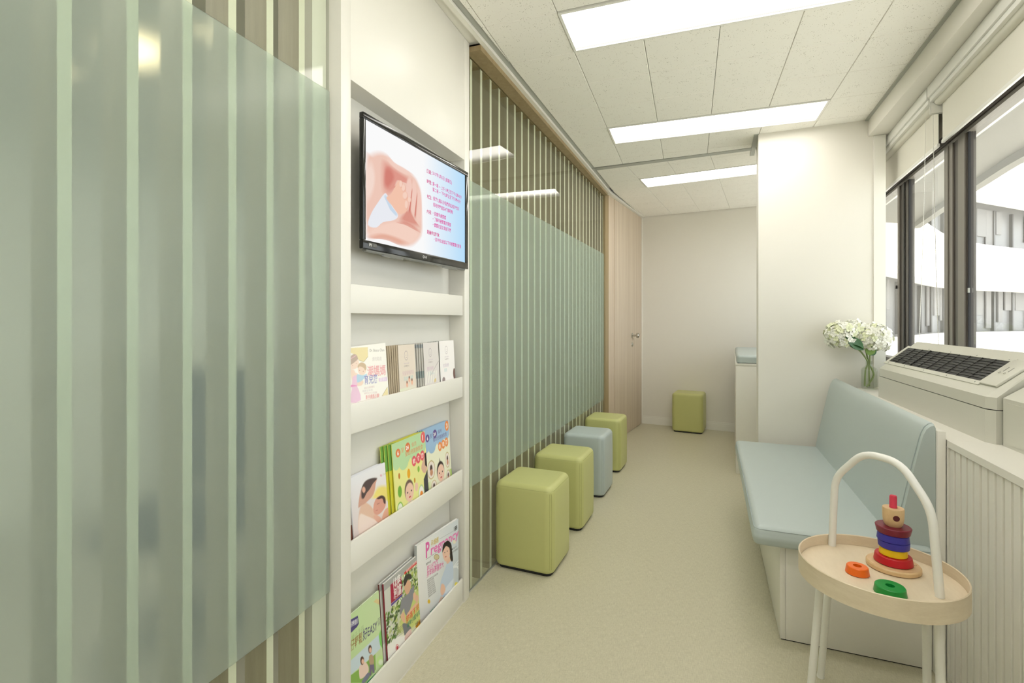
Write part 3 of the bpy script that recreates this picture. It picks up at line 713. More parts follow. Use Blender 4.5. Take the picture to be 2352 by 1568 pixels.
bld = thing('building', 'curved white building with ribbon windows across the courtyard', 'building', (fp[20].x, fp[20].y, -3.0))
for z0 in (-6.8, -3.8, -0.7, 2.2, 5.2, 8.2, 11.2):
    b_ = obj('balcony_band', strip_wall(fp, 0.35, z0, z0 + 1.5), 'exterior_white', bld, smooth=30)
    obj('band_lip', strip_wall(fp, -0.08, z0, z0 + 0.18), 'exterior_white', b_, smooth=30)
back = []
for i, p in enumerate(fp):
    t = (fp[min(i + 1, len(fp) - 1)] - fp[max(i - 1, 0)]).normalized(); back.append(p + Vector((-t.y, t.x, 0)) * 0.9)
obj('window_band', strip_wall(back, 0.3, -6.8, 12.0), 'exterior_glass', bld)
rb_ = random.Random(5)
for i in range(2, len(back) - 2):
    t = (back[i + 1] - back[i - 1]).normalized(); a = math.degrees(math.atan2(t.x, t.y)); M = zframe((back[i].x, back[i].y, 0), a)
    for z0 in (0.8, 3.7, 6.7):
        if i % 2 == 0: bx('window_post', bld, 'exterior_frame', -0.04, 0.10, -0.05, 0.05, z0, z0 + 1.5, M=M)
        if rb_.random() < 0.6:
            y_ = rb_.uniform(0.1, 0.4); bx('window_blind', bld, 'exterior_blind', 0.02, 0.06, y_, y_ + rb_.uniform(0.3, 1.0), z0 + rb_.uniform(0.0, 0.8), z0 + 1.5, M=M)
obj('ground_outside', MB().box(0.5, 60, -40, 60, -7.2, -7.0), 'exterior_ground', kind='structure', label='pale ground of the courtyard outside')

# ================================================================== MAGAZINE CABINET (built in)
CF = -0.903                                   # front plane
cab = thing('magazine_cabinet', 'white built-in cabinet with television niche and four magazine pockets', 'cabinet', (CF - 0.05, 1.55, 0))
Y0, Y1, YA, YB = 1.137, 1.984, 1.180, 1.930
def cb(name, mat, x0, x1, y0, y1, z0, z1, b=0.0015, parent=cab): return bx(name, parent, mat, x0, x1, y0, y1, z0, z1, b)
cb('side_panel', 'laminate', CF - 0.12, CF, Y0, YA, 0, CEIL)
cb('side_panel', 'laminate', CF - 0.12, CF, YB + 0.006, Y1, 0.0, CEIL)
cb('top_panel', 'laminate', CF - 0.10, CF - 0.001, YA, YB + 0.006, 1.880, CEIL)
bx('back_panel', cab, 'laminate', CF - 0.11, CF - 0.074, YA, YB + 0.006, 0.0, 1.88)
for z0, z1 in ((1.220, 1.303), (0.875, 0.960), (0.480, 0.568), (0.004, 0.106)):
    cb('pocket_lip', 'laminate', CF - 0.014, CF - 0.006, YA, YB, z0, z1, 0.001)
    bx('pocket_shelf', cab, 'laminate', CF - 0.074, CF - 0.014, YA, YB, z0 + 0.004, z0 + 0.016)
for zt, zb in ((1.216, 0.892), (0.871, 0.497), (0.476, 0.022)):
    # sloping back board of a pocket
    obj('sloping_board', MB().add([(CF - 0.0735, YA, zt), (CF - 0.0735, YB + 0.005, zt), (CF - 0.060, YB + 0.005, zb), (CF - 0.060, YA, zb), (CF - 0.0738, YA, zb), (CF - 0.0738, YB + 0.005, zb)],
                                  [(0, 3, 2, 1), (3, 4, 5, 2), (0, 4, 3), (1, 2, 5), (0, 1, 5, 4)]), 'laminate', cab)
bx('toe_strip', cab, 'laminate', CF - 0.04, CF - 0.0055, Y0 + 0.003, Y1 - 0.002, 0.0, 0.005)

# ================================================================== TELEVISION
TL, TR = Vector((-0.8993, 1.231, 0)), Vector((-0.865, 1.891, 0))
tang = math.atan2(TR.x - TL.x, TR.y - TL.y); TW, TH = (TR - TL).length, 0.400
UP = Matrix(((0, 0, 1, 0), (1, 0, 0, 0), (0, 1, 0, 0), (0, 0, 0, 1)))      # local u -> +Y, v -> +Z, normal -> +X
TVM = Matrix.Translation((TL.x, TL.y, 1.410)) @ Matrix.Rotation(-tang, 4, 'Z') @ UP
tv = thing('television', 'black flat screen television in the cabinet niche', 'television', M=TVM)
def tb(name, mat, u0, u1, v0, v1, n0, n1, b=0.0, parent=tv): return bx(name, parent, mat, u0, u1, v0, v1, n0, n1, b, local=True)
BL, BR_, BT, BB = 0.013, 0.024, 0.018, 0.026
tb('bezel', 'tv_black', 0, TW, 0, BB, -0.015, 0, 0.002); tb('bezel', 'tv_black', 0, TW, TH - BT, TH, -0.015, 0, 0.002)
tb('bezel', 'tv_black', 0, BL, BB, TH - BT, -0.015, -0.0003, 0.002); tb('bezel', 'tv_black', TW - BR_, TW, BB, TH - BT, -0.015, -0.0003, 0.002)
tb('back_housing', 'tv_black', 0.03, TW - 0.03, 0.02, TH - 0.02, -0.036, -0.0148, 0.006)
tb('wall_bracket', 'tv_black', TW / 2 - 0.08, TW / 2 + 0.08, TH / 2 - 0.08, TH / 2 + 0.08, -0.082, -0.036)
cvp = Canvas(TVM, crop=(780, 160, 3.1375), lift=-0.004, step=0.000015)
S0, S1, V0, V1 = BL - 0.001, TW - BR_ + 0.001, BB - 0.001, TH - BT + 0.001
n = 8
for i in range(n):
    f = lambda t: (255, 255, 255) if t < 0.5 else tuple(int(255 + (b - 255) * (t - 0.5) / 0.5) for b in (186, 226, 255))
    a, b = i / n, (i + 1) / n
    cvp.rect(S0 + (S1 - S0) * a, V0, S0 + (S1 - S0) * b, V1, f(a), f(b)); cvp.k -= 1
cvp.k += 1
# cupped adult hands
HK = (243, 204, 188)
cvp.poly([(180, 640), (225, 590), (290, 575), (350, 600), (400, 660), (470, 700), (540, 750), (575, 800), (600, 880), (606, 990), (610, 1100), (608, 1180), (580, 1240), (520, 1285), (440, 1265), (330, 1215), (180, 1190)], HK, 0.12, 4)
def shade(pts, c, a=0.55, soft=0.45): cvp.poly(pts, c, soft, 4, a=a)
shade([(188, 700), (240, 640), (270, 760), (250, 900), (190, 980)], (250, 226, 214), 0.8)
shade([(300, 660), (330, 640), (400, 690), (470, 740), (540, 790), (520, 830), (430, 800), (390, 900), (330, 920), (300, 840)], (222, 136, 122), 0.75)
shade([(330, 700), (380, 700), (410, 780), (360, 860), (320, 840)], (206, 108, 98), 0.55)
shade([(345, 610), (400, 665), (480, 712), (545, 760), (500, 765), (420, 725), (350, 660)], (248, 212, 198), 0.9, 0.3)
shade([(470, 1010), (500, 900), (520, 1000), (560, 1090), (590, 1140), (520, 1130), (430, 1090)], (214, 124, 108), 0.7)
for pts in ([(488, 820), (500, 765), (522, 765), (527, 850), (516, 960), (500, 1030), (487, 990)], [(534, 785), (556, 800), (563, 880), (554, 980), (540, 1060), (527, 1030), (530, 900)], [(567, 830), (588, 860), (600, 960), (598, 1070), (584, 1120), (562, 1090), (570, 960)]):
    cvp.poly(pts, (247, 208, 194), 0.28, 4)
for pts in ([(505, 1030), (528, 850), (534, 850), (516, 1040)], [(543, 1070), (564, 880), (569, 880), (556, 1080)], [(440, 795), (448, 790), (400, 860), (396, 850)]): cvp.poly(pts, (210, 116, 104), 0.3, 0, a=0.8)
shade([(190, 1150), (280, 1110), (400, 1085), (500, 1110), (580, 1160), (605, 1195), (560, 1250), (480, 1275), (360, 1230), (190, 1205)], (249, 214, 198), 0.95, 0.25)
shade([(190, 1195), (300, 1170), (420, 1200), (520, 1250), (470, 1278), (340, 1228), (190, 1212)], (226, 160, 136), 0.7)
shade([(400, 1095), (470, 1085), (560, 1130), (600, 1180), (540, 1150), (460, 1110)], (216, 132, 116), 0.6)
# baby's sleeve and fist
cvp.poly([(208, 1120), (235, 1030), (285, 950), (330, 888), (352, 900), (390, 980), (432, 1050), (400, 1085), (320, 1100), (270, 1140)], (238, 240, 246), 0.06, 3)
cvp.poly([(322, 905), (335, 890), (385, 985), (430, 1048), (418, 1062), (370, 1010)], (206, 222, 238), 0.2, 0)
cvp.poly([(340, 925), (372, 895), (400, 850), (425, 800), (450, 795), (462, 830), (480, 860), (498, 900), (505, 960), (500, 1010), (470, 1040), (430, 1040), (385, 985)], (248, 200, 176), 0.08, 4)
for x, y, rx, ry in ((448, 822, 13, 28), (467, 850, 15, 30), (478, 905, 20, 32), (510, 935, 13, 24), (488, 970, 14, 36)):
    cvp.ell(x + 3, y + 4, rx + 1, ry + 2, (226, 150, 128), 0.5, a=0.7); cvp.ell(x, y, rx, ry, (251, 214, 196), 0.35)
PK, PD = (226, 70, 160), (216, 40, 130)
def tvt(t, x, y, x2, y2, c=PK, bold=0.0): cvp.text(t, x, y, c, h=0.0145, x2=x2, y2=y2, bold=bold)
def tline(t, x, y, x2, c=PK, bold=0.012, tk=0.0):
    u0, v0 = cvp.uv(x, y); u1, _ = cvp.uv(x2, y); cvp.text(t, u0, v0 - 0.006, c, h=0.0118, x2=u1, y2=v0 - 0.006, bold=bold, raw=True)
tline('日期：', 635, 727, 672, PD, 0.03); tline('2017年3月5日 (星期日)', 676, 742, 815)
tline('時間：', 635, 801, 672, PD, 0.03); tline('第一場 － 上午11時正至下午12時45分', 676, 820, 884)
tline('第二場 － 下午2時正至下午3時45分', 676, 860, 877)
tline('地點：', 635, 910, 672, PD, 0.03); tline('香港九龍尖沙咀廣東道3號海港城', 680, 925, 867)
tline('馬哥孛羅酒店4樓紫荊廳', 680, 970, 820)
tline('內容：', 635, 1018, 672, PD, 0.03); tline('・認識早產寶寶', 678, 1032, 772)
tline('・了解早產寶寶的需要', 678, 1073, 808); tline('・寶寶的語言溝通發展', 678, 1115, 808)
tline('建議參加對象：', 635, 1166, 728, PD, 0.03); tline('・家中有2歲或以下早產寶寶的家長', 686, 1220, 881)
cvp.clip_box(S0, V0, S1, V1)
tb('screen_panel', 'tv_black', BL - 0.002, TW - BR_ + 0.002, BB - 0.002, TH - BT + 0.002, -0.0145, -0.0042)
cvp.build('screen', tv, 'screen_print')
lg = Canvas(TVM, lift=0.0002)
u0, v0 = lg.uv(973, 590.5)
lg.ell(u0, 0.0125, 0.0055, 0.0055, (200, 200, 198), raw=True); lg.ell(u0, 0.0125, 0.0042, 0.0042, (120, 120, 118), raw=True)
lg.text('LG', u0 + 0.008, 0.009, (215, 215, 212), h=0.0075, raw=True, bold=0.02)
lg.build('brand_mark', tv)
st = Canvas(TVM, lift=0.0002); st.rect(0.024, 0.008, 0.062, 0.021, (70, 70, 66)); st.text('IPS', 0.027, 0.0105, (230, 230, 226), h=0.008, raw=True, bold=0.02); st.text('LED', 0.045, 0.0105, (150, 150, 146), h=0.008, raw=True)
st.build('sticker', tv)
for u in (0.10, 0.47):
    sp = MB(); sp.loft([[(u + 0.115 * t[0], -0.0005 - 0.010 * q, -0.011 + 0.010 * t[1] * (1 - 0.3 * q)) for t in [(0.5 + 0.5 * math.cos(a), math.sin(a)) for a in [2 * math.pi * i / 20 for i in range(20)]]] for q in (0, 0.6, 1)])
    obj('speaker', sp, 'tv_grey', tv, smooth=True, local=True)
obj('lower_lip', MB().bbox(0.02, TW - 0.02, -0.006, 0.001, -0.021, -0.004, 0.002), 'tv_grey', tv, local=True)

# ================================================================== MAGAZINES AND BROCHURES
def mag_frame(y, z, x, lean=4.0, yaw=0.0, roll=0.0):
    """lower left corner of the cover (u along +Y, v up, leaning back)"""
    return Matrix.Translation((x, y, z)) @ Matrix.Rotation(-R(yaw), 4, 'Z') @ Matrix.Rotation(-R(lean), 4, 'Y') @ Matrix.Rotation(R(roll), 4, 'X') @ UP
def magazine(name, label, cat, w, h, t, M, cover=(255, 255, 255), spine=None, group=None, pages=True):
    m = thing(name, label, cat, M=M, group=group)
    key = 'cover_%d_%d_%d' % cover
    if key not in MATS: pbr(key, srgb(*cover), 0.4)
    if pages and t > 0.0012:
        bx('pages', m, 'paper', 0.001, w - 0.001, 0.001, h - 0.001, -t + 0.0004, -0.0004, local=True)
        bx('cover', m, key, 0, w, 0, h, -0.0004, 0.0, local=True)
        bx('cover', m, key, 0, w, 0, h, -t, -t + 0.0004, local=True)
        sk = key
        if spine:
            sk = 'cover_%d_%d_%d' % spine
            if sk not in MATS: pbr(sk, srgb(*spine), 0.4)
        bx('spine', m, sk, -0.0004, 0.0, 0, h, -t, 0.0, local=True)
    else:
        bx('cover', m, key, 0, w, 0, h, -t, 0.0, local=True)
    return m
def scatter(cv, u0, v0, u1, v1, cols, n, r0, r1, seed=1):
    rr = random.Random(seed)
    for _ in range(n):
        cv.ell(rr.uniform(u0, u1), rr.uniform(v0, v1), rr.uniform(r0, r1), rr.uniform(r0, r1), rr.choice(cols), 0.35, rr.uniform(0, 3), raw=True, n=9); cv.k -= 0.8
def lines(cv, u0, v0, w, n, dv, c, h=0.003, words='字詞文章內容介紹健康生活資訊專題', seed=0):
    rr = random.Random(seed)
    for i in range(n):
        k = max(2, int(len(words) * rr.uniform(0.5, 0.95) * min(1.0, w / (h * 1.45 * len(words)))))
        st_ = rr.randrange(len(words)); s_ = (words * 2)[st_:st_ + k]
        cv.text(s_, u0, v0 - i * dv, c, h=h, raw=True)

# --- lowest pocket: health magazines
M4 = mag_frame(1.172, 0.050, -0.919, 4.5)
m = magazine('magazine', 'green booklet with mother and child picnic photo in lowest cabinet pocket', 'booklet', 0.196, 0.285, 0.004, M4, (200, 224, 168))
c = Canvas(M4, crop=(800, 1360, 7.54)); W_, H_ = 0.196, 0.285
c.rect(0, 0, W_, H_, (196, 224, 164), (206, 226, 176))
c.poly([(30, 480), (165, 405), (182, 545), (150, 600), (30, 720)], (84, 76, 128))
c.text('健康資訊', 42, 600, (240, 240, 245), h=0.012, x2=160, y2=535, bold=0.02)
c.poly([(435, 170), (480, 115), (575, 150), (580, 240)], (226, 208, 150))
c.text('親子手冊', 60, 850, (170, 196, 140), h=0.013, x2=270, y2=640)
c.text('仔輕鬆', 42, 1010, (158, 120, 70), h=0.024, x2=245, y2=840, bold=0.02)
c.text('好EASY', 250, 830, (84, 74, 120), h=0.026, x2=500, y2=640, bold=0.035)
c.text('篇', 508, 585, (150, 160, 140), h=0.02, x2=555, y2=545)
c.poly([(600, 600), (520, 720), (540, 900), (600, 1000), (640, 1200), (690, 1180), (640, 900)], (132, 206, 104), 0.15, 3)
c.poly([(30, 1190), (520, 735), (555, 970), (470, 1060), (30, 1440)], (206, 222, 230))
c.poly([(30, 1440), (180, 1330), (470, 1060), (480, 1330), (300, 1568), (30, 1568)], (140, 182, 86), 0.05)
c.poly([(185, 1300), (230, 1235), (290, 1200), (350, 1280), (340, 1400), (220, 1500), (190, 1460)], (240, 214, 200), 0.06, 3)
c.ell(240, 1180, 36, 80, (92, 62, 52), 0.1); c.ell(250, 1195, 26, 50, (234, 190, 166), 0.2)
c.poly([(240, 1520), (330, 1390), (370, 1400), (360, 1460), (280, 1568), (230, 1568)], (128, 130, 152), 0.08, 3)
c.poly([(355, 1110), (400, 1070), (435, 1120), (440, 1240), (370, 1250)], (186, 160, 130), 0.06, 3)
c.poly([(365, 1250), (445, 1240), (455, 1390), (420, 1400), (405, 1320), (395, 1440), (365, 1440)], (124, 112, 140), 0.06)
c.ell(375, 985, 33, 78, (84, 58, 50), 0.1); c.ell(380, 1000, 25, 52, (236, 194, 170), 0.2)
c.ell(560, 1190, 86, 120, (196, 232, 150), 0.3); c.ell(560, 1210, 50, 60, (226, 238, 210), 0.4)
c.poly([(300, 1568), (470, 1400), (500, 1410), (380, 1568)], (60, 160, 110), 0.05)
c.clip_box(0, 0, W_, H_); c.build('cover_print', m)

def health_cover(M, m, w, h, full=True):
    c = Canvas(M, crop=(880, 1260, 6.03))
    c.rect(0, 0, w, h * 0.35, (246, 244, 238)); c.rect(0, h * 0.35, w, h, (214, 214, 206), (196, 206, 160))
    c.rect(0, h * 0.92, w, h, (176, 176, 172))
    if not full: c.clip_box(0, 0, w, h); c.build('cover_print', m); return
    scatter(c, 0.07, 0.17, w, 0.268, [(86, 128, 40), (126, 160, 60), (60, 92, 34), (190, 200, 110), (240, 244, 226)], 260, 0.003, 0.009, 3)
    scatter(c, 0.0, 0.10, 0.09, 0.20, [(86, 128, 40), (126, 160, 60), (70, 92, 44), (190, 200, 130), (226, 236, 206)], 160, 0.003, 0.009, 4)
    c.poly([(230, 900), (330, 700), (500, 500), (570, 720), (575, 960), (380, 1180), (180, 1200)], (206, 214, 128), 0.3, 3)
    c.poly([(290, 330), (520, 110), (530, 150), (295, 362)], (222, 52, 46))
    c.text('健康特刊專題報導', 320, 330, (250, 240, 236), h=0.007, x2=505, y2=148)
    c.poly([(100, 500), (250, 385), (265, 620), (110, 760)], (168, 30, 66)); c.poly([(110, 765), (265, 625), (268, 650), (112, 795)], (92, 60, 150))
    c.text('健康', 140, 570, (252, 248, 246), h=0.030, x2=245, y2=480, bold=0.03); c.text('創富', 148, 690, (252, 248, 246), h=0.026, x2=255, y2=600, bold=0.03)
    c.poly([(486, 430), (505, 430), (515, 640), (505, 650)], (100, 84, 62), 0.1)
    # man in a grey shirt
    c.poly([(255, 690), (300, 660), (380, 560), (430, 500), (425, 640), (385, 800), (340, 930), (300, 900), (285, 830), (240, 920), (228, 850)], (142, 142, 148), 0.05, 3)
    c.poly([(240, 930), (285, 870), (310, 1000), (300, 1030), (265, 1000)], (232, 186, 154), 0.08, 3)
    c.poly([(330, 900), (440, 760), (470, 740), (480, 760), (400, 880), (330, 960)], (236, 192, 160), 0.08, 3)
    c.poly([(415, 620), (440, 600), (460, 680), (440, 720), (415, 690)], (236, 192, 160), 0.1, 3)
    c.poly([(265, 1040), (320, 1030), (385, 1080), (380, 1130), (300, 1200), (285, 1150)], (120, 124, 130), 0.06, 3)
    c.poly([(300, 1200), (385, 1100), (385, 1210), (310, 1280)], (236, 206, 196), 0.08, 3)
    c.poly([(292, 500), (345, 430), (385, 470), (372, 580), (330, 640), (300, 590)], (226, 180, 148), 0.08, 3)
    c.poly([(282, 520), (285, 420), (330, 350), (385, 350), (392, 420), (345, 425), (310, 500)], (58, 54, 50), 0.08, 3)
    c.ell(465, 690, 28, 60, (232, 190, 160), 0.25)
    c.text('膝痛不用怕', 320, 1030, (222, 92, 44), h=0.019, x2=540, y2=780, bold=0.03)
    c.text('運動健體有關節', 330, 1095, (60, 128, 96), h=0.014, x2=545, y2=860, bold=0.02)
    c.poly([(440, 1080), (510, 970), (580, 980), (575, 1010), (470, 1120)], (232, 170, 40), 0.08)
    c.text('特價', 450, 1090, (90, 60, 20), h=0.014, x2=520, y2=1010, bold=0.02)
    for i in range(6): c.line(165, 1130 + i * 22, 290, 1040 + i * 22, 0.0013, (128, 124, 120))
    c.ell(196, 1368, 24, 50, (206, 40, 56)); c.ell(196, 1368, 19, 41, (246, 240, 238)); c.ell(196, 1368, 13, 30, (206, 60, 70))
    c.clip_box(0, 0, w, h); c.build('cover_print', m)
M5b = mag_frame(1.384, 0.047, -0.929, 4.0); m = magazine('magazine', 'grey topped health magazine behind its twin in the lowest pocket', 'magazine', 0.206, 0.297, 0.005, M5b, (206, 204, 198), (120, 60, 60)); health_cover(M5b, m, 0.206, 0.297, False)
M5 = mag_frame(1.394, 0.045, -0.919, 4.0); m = magazine('magazine', 'health magazine with man in grey shirt under green trees', 'magazine', 0.206, 0.297, 0.006, M5, (214, 212, 206), (150, 56, 66)); health_cover(M5, m, 0.206, 0.297)

M6b = mag_frame(1.640, 0.047, -0.951, 2.0, 4); m = magazine('magazine', 'white magazine with pink tab tucked behind the pregnancy magazine', 'magazine', 0.215, 0.305, 0.007, M6b, (226, 222, 222))
c = Canvas(M6b); c.rect(0.15, 0.285, 0.19, 0.303, (110, 90, 90)); c.build('cover_print', m)
bx('index_tab', m, 'toy_pink', 0.012, 0.024, 0.300, 0.313, -0.004, -0.0035, local=True)
M6 = mag_frame(1.612, 0.050, -0.943, 0.3, 6.5); W6, H6 = 0.284, 0.322
m = magazine('magazine', 'pregnancy magazine with pink title and woman in pale blue dress', 'magazine', W6, H6, 0.011, M6, (226, 230, 232), (196, 200, 200))
c = Canvas(M6, crop=(780, 1160, 3.844))
c.rect(0, 0, W6, H6, (236, 234, 230), (196, 206, 212), (214, 222, 228), (246, 244, 242))
for i in range(5): c.poly([(985 + i * 14, 560 - i * 10), (1055, 470 + i * 30), (1055, 482 + i * 30), (985 + i * 14, 575 - i * 10)], (236, 240, 242), 0.3)
c.text('孕媽媽', 806, 362, (206, 178, 40), h=0.018, x2=872, y2=325, bold=0.03)
c.text('P', 762, 466, (226, 104, 176), h=0.058, x2=796, y2=440, bold=0.03); c.text('regnancy', 805, 440, (232, 120, 186), h=0.038, x2=1050, y2=278, bold=0.02)
c.line(762, 480, 900, 385, 0.0012, (90, 90, 90)); c.line(880, 300, 1002, 230, 0.0008, (120, 120, 120))
c.text('188', 1008, 232, (40, 40, 42), h=0.018, x2=1038, y2=212, bold=0.03)
c.ell(856, 457, 24, 26, (176, 156, 110)); c.ell(856, 457, 20, 20, (214, 200, 160))
c.text('開門大吉', 765, 532, (70, 60, 64), h=0.007, x2=808, y2=500, bold=0.02)
c.text('更孩好點點', 770, 590, (226, 110, 172), h=0.019, x2=868, y2=522, bold=0.03); c.text('狗年88商舖勝大', 770, 634, (222, 90, 164), h=0.019, x2=918, y2=540, bold=0.03)
for i in range(9): c.text('健康營養懷孕須知資訊集', 772 + i * 1.5, 672 + i * 18, (90, 86, 88), h=0.0055, x2=868 - (i * 37 % 40), y2=608 + i * 18 + (i * 37 % 40) * 0.6)
# woman
c.poly([(885, 720), (900, 640), (930, 560), (950, 500), (985, 470), (1002, 520), (1005, 640), (985, 740), (930, 830), (880, 850), (895, 780)], (200, 214, 232), 0.05, 3)
c.poly([(915, 760), (1005, 640), (1000, 700), (960, 790)], (222, 230, 242), 0.2, 3)
c.poly([(940, 480), (975, 450), (985, 480), (950, 520)], (236, 196, 172), 0.1, 3)
c.poly([(905, 400), (920, 340), (955, 310), (985, 340), (992, 400), (1002, 480), (990, 500), (975, 470), (970, 420), (930, 360), (915, 420)], (40, 34, 34), 0.05, 3)
c.poly([(906, 420), (920, 370), (945, 345), (970, 380), (972, 440), (945, 500), (920, 480)], (240, 200, 178), 0.06, 3)
c.poly([(905, 420), (912, 350), (945, 318), (975, 345), (970, 375), (940, 360), (915, 400)], (38, 32, 32), 0.08, 3)
c.ell(928, 418, 4, 4, (50, 36, 34)); c.ell(950, 405, 4, 4, (50, 36, 34)); c.ell(936, 455, 9, 4, (206, 90, 90), 0.2, -0.5)
c.poly([(890, 730), (900, 690), (925, 700), (935, 750), (905, 800), (890, 770)], (238, 196, 172), 0.12, 3)
c.poly([(870, 860), (895, 800), (930, 810), (880, 865)], (238, 206, 190), 0.1)
c.text('■幸福人生', 990, 400, (60, 60, 64), h=0.007, x2=1030, y2=370); c.text('新手爸媽必讀', 995, 425, (60, 60, 64), h=0.007, x2=1055, y2=380)
c.ell(1012, 324, 13, 18, (236, 230, 210))
c.ell(789, 848, 12, 20, (232, 192, 50), 0.1); c.poly([(796, 940), (870, 870), (925, 800), (930, 815), (800, 960)], (90, 176, 162), 0.1)
c.ell(1030, 700, 18, 26, (230, 214, 90), 0.2)
c.clip_box(0, 0, W6, H6); c.build('cover_print', m)

# --- middle pocket: parenting booklets
def cloud(c, pts, colr): c.poly(pts, colr, 0, 4)
for k in range(3):
    M1 = mag_frame(1.206 + 0.0115 * k, 0.498, -0.936 + 0.0055 * k, 5.0); w, h = 0.180, 0.236
    lb = 'white booklet with mother holding newborn on its cover' if k == 2 else 'white parenting booklet fanned behind the newborn booklet'
    m = magazine('booklet', lb, 'booklet', w, h, 0.003, M1, (236, 236, 240), group=None if k == 2 else 'spare newborn booklets')
    c = Canvas(M1, crop=(780, 940, 4.9)); c.rect(0, 0, w, h, (226, 204, 196), (236, 214, 200), (240, 240, 244), (236, 236, 242))
    if k < 2:
        c.rect(0, 0.05, 0.03, 0.10, (120, 70, 60), (170, 110, 90)); c.clip_box(0, 0, w, h); c.build('cover_print', m); continue
    c.poly([(340, 1010), (420, 860), (540, 850), (580, 950), (570, 1050), (450, 1000)], (244, 226, 130), 0.35, 3)
    c.poly([(215, 1150), (260, 1040), (330, 1060), (390, 1130), (440, 1220), (380, 1300), (218, 1400)], (232, 196, 174), 0.12, 3)
    c.poly([(218, 1180), (300, 1190), (420, 1250), (400, 1300), (218, 1420)], (246, 226, 216), 0.15, 3)
    c.poly([(205, 1110), (225, 950), (260, 850), (330, 790), (420, 770), (410, 830), (400, 900), (370, 980), (290, 1060), (240, 1090)], (214, 166, 148), 0.1, 3)
    c.poly([(240, 1000), (245, 880), (290, 800), (370, 765), (430, 770), (380, 830), (340, 900), (300, 950), (270, 1010)], (92, 78, 78), 0.14, 3)
    c.ell(272, 905, 22, 40, (230, 180, 158), 0.3)
    c.poly([(375, 1130), (385, 1050), (420, 985), (470, 965), (515, 1000), (520, 1080), (480, 1150), (430, 1190), (390, 1180)], (226, 166, 148), 0.1, 3)
    c.poly([(410, 1000), (470, 962), (515, 990), (520, 1060), (500, 1060), (480, 1000), (430, 1010)], (90, 70, 66), 0.2, 3)
    c.poly([(470, 1240), (500, 1140), (540, 1100), (580, 1110), (580, 1190), (520, 1230)], (232, 178, 154), 0.12, 3)
    c.poly([(380, 1190), (430, 1190), (480, 1240), (440, 1280), (390, 1230)], (234, 184, 162), 0.15, 3)
    c.line(420, 1068, 450, 1052, 0.0012, (140, 80, 70)); c.line(405, 1140, 430, 1130, 0.0014, (190, 90, 90))
    c.ell(465, 745, 14, 16, (232, 190, 200), 0.3); c.text('Care~Joy', 485, 745, (200, 190, 150), h=0.006, x2=548, y2=715)
    c.clip_box(0, 0, w, h); c.build('cover_print', m)
def feed_cover(M, m, w, h, num, head, body, bub, title, tcol, boxc):
    c = Canvas(M)
    c.rect(0, 0, w, h, body, body, body, body)
    pts = [(0, h), (0, h * 0.74), (w * 0.08, h * 0.70), (w * 0.17, h * 0.73), (w * 0.28, h * 0.68), (w * 0.42, h * 0.70), (w * 0.5, h * 0.75), (w * 0.66, h * 0.73), (w * 0.8, h * 0.77), (w, h * 0.78), (w, h)]
    c.poly([(p[0], p[1]) for p in pts], head, raw=True)
    for x, y, r in ((0.10, 0.735, 0.07), (0.3, 0.72, 0.10), (0.62, 0.76, 0.09), (0.88, 0.79, 0.08)): c.ell(w * x, h * y, w * r * 1.3, w * r, head, raw=True)
    c.ell(w * 0.16, h * 0.87, 0.0145, 0.0145, bub, raw=True); c.text('6', w * 0.16 - 0.005, h * 0.87 - 0.007, (250, 250, 246), h=0.014, raw=True, bold=0.04)
    c.text('至', w * 0.25, h * 0.855, bub, h=0.014, raw=True)
    c.ell(w * 0.44, h * 0.885, 0.0165, 0.0165, bub, raw=True); c.text('24', w * 0.44 - 0.0115, h * 0.885 - 0.0065, (250, 250, 246), h=0.013, raw=True, bold=0.04)
    c.text('個月', w * 0.56, h * 0.87, bub, h=0.012, raw=True); c.text('嬰幼兒健康飲食', w * 0.36, h * 0.79, bub, h=0.0135, x2=w * 0.9, y2=h * 0.79, raw=True)
    c.ell(w * 0.93, h * 0.925, 0.017, 0.021, tcol, raw=True); c.text(num, w * 0.93 - 0.006, h * 0.925 - 0.01, (255, 250, 240), h=0.02, raw=True, bold=0.04)
    for i, ch in enumerate(title):
        c.ell(w * (0.60 + i * 0.135), h * (0.685 + 0.008 * i), 0.0155, 0.0185, boxc, raw=True); c.text(ch, w * (0.60 + i * 0.135) - 0.009, h * (0.685 + 0.008 * i) - 0.007, (255, 246, 236), h=0.014, raw=True, bold=0.03)
    return c
def baby(c, x, y, s, hair=(60, 48, 46), skin=(242, 204, 182), top=True, bib=(240, 206, 60)):
    c.poly([(x - s * 0.9, y - s * 2.1), (x - s * 0.7, y - s * 1.1), (x, y - s * 0.85), (x + s * 0.7, y - s * 1.1), (x + s * 0.9, y - s * 2.1)], (246, 244, 240), 0.04, 3, raw=True)
    c.poly([(x - s * 0.6, y - s * 1.7), (x - s * 0.55, y - s * 1.05), (x + s * 0.55, y - s * 1.05), (x + s * 0.6, y - s * 1.7), (x, y - s * 1.95)], bib, 0.04, 3, raw=True)
    c.ell(x, y + s * 0.12, s * 0.80, s * 0.98, hair, 0.12, raw=True); c.ell(x + s * 0.05, y - s * 0.1, s * 0.74, s * 0.88, skin, 0.12, raw=True)
    for d in (-0.28, 0.36): c.ell(x + s * d, y - s * 0.05, s * 0.09, s * 0.08, (50, 36, 34), raw=True)
    c.ell(x + s * 0.05, y - s * 0.52, s * 0.2, s * 0.09, (206, 90, 90), 0.2, raw=True); c.ell(x + s * 0.04, y - s * 0.25, s * 0.1, s * 0.08, (226, 170, 150), 0.3, raw=True)
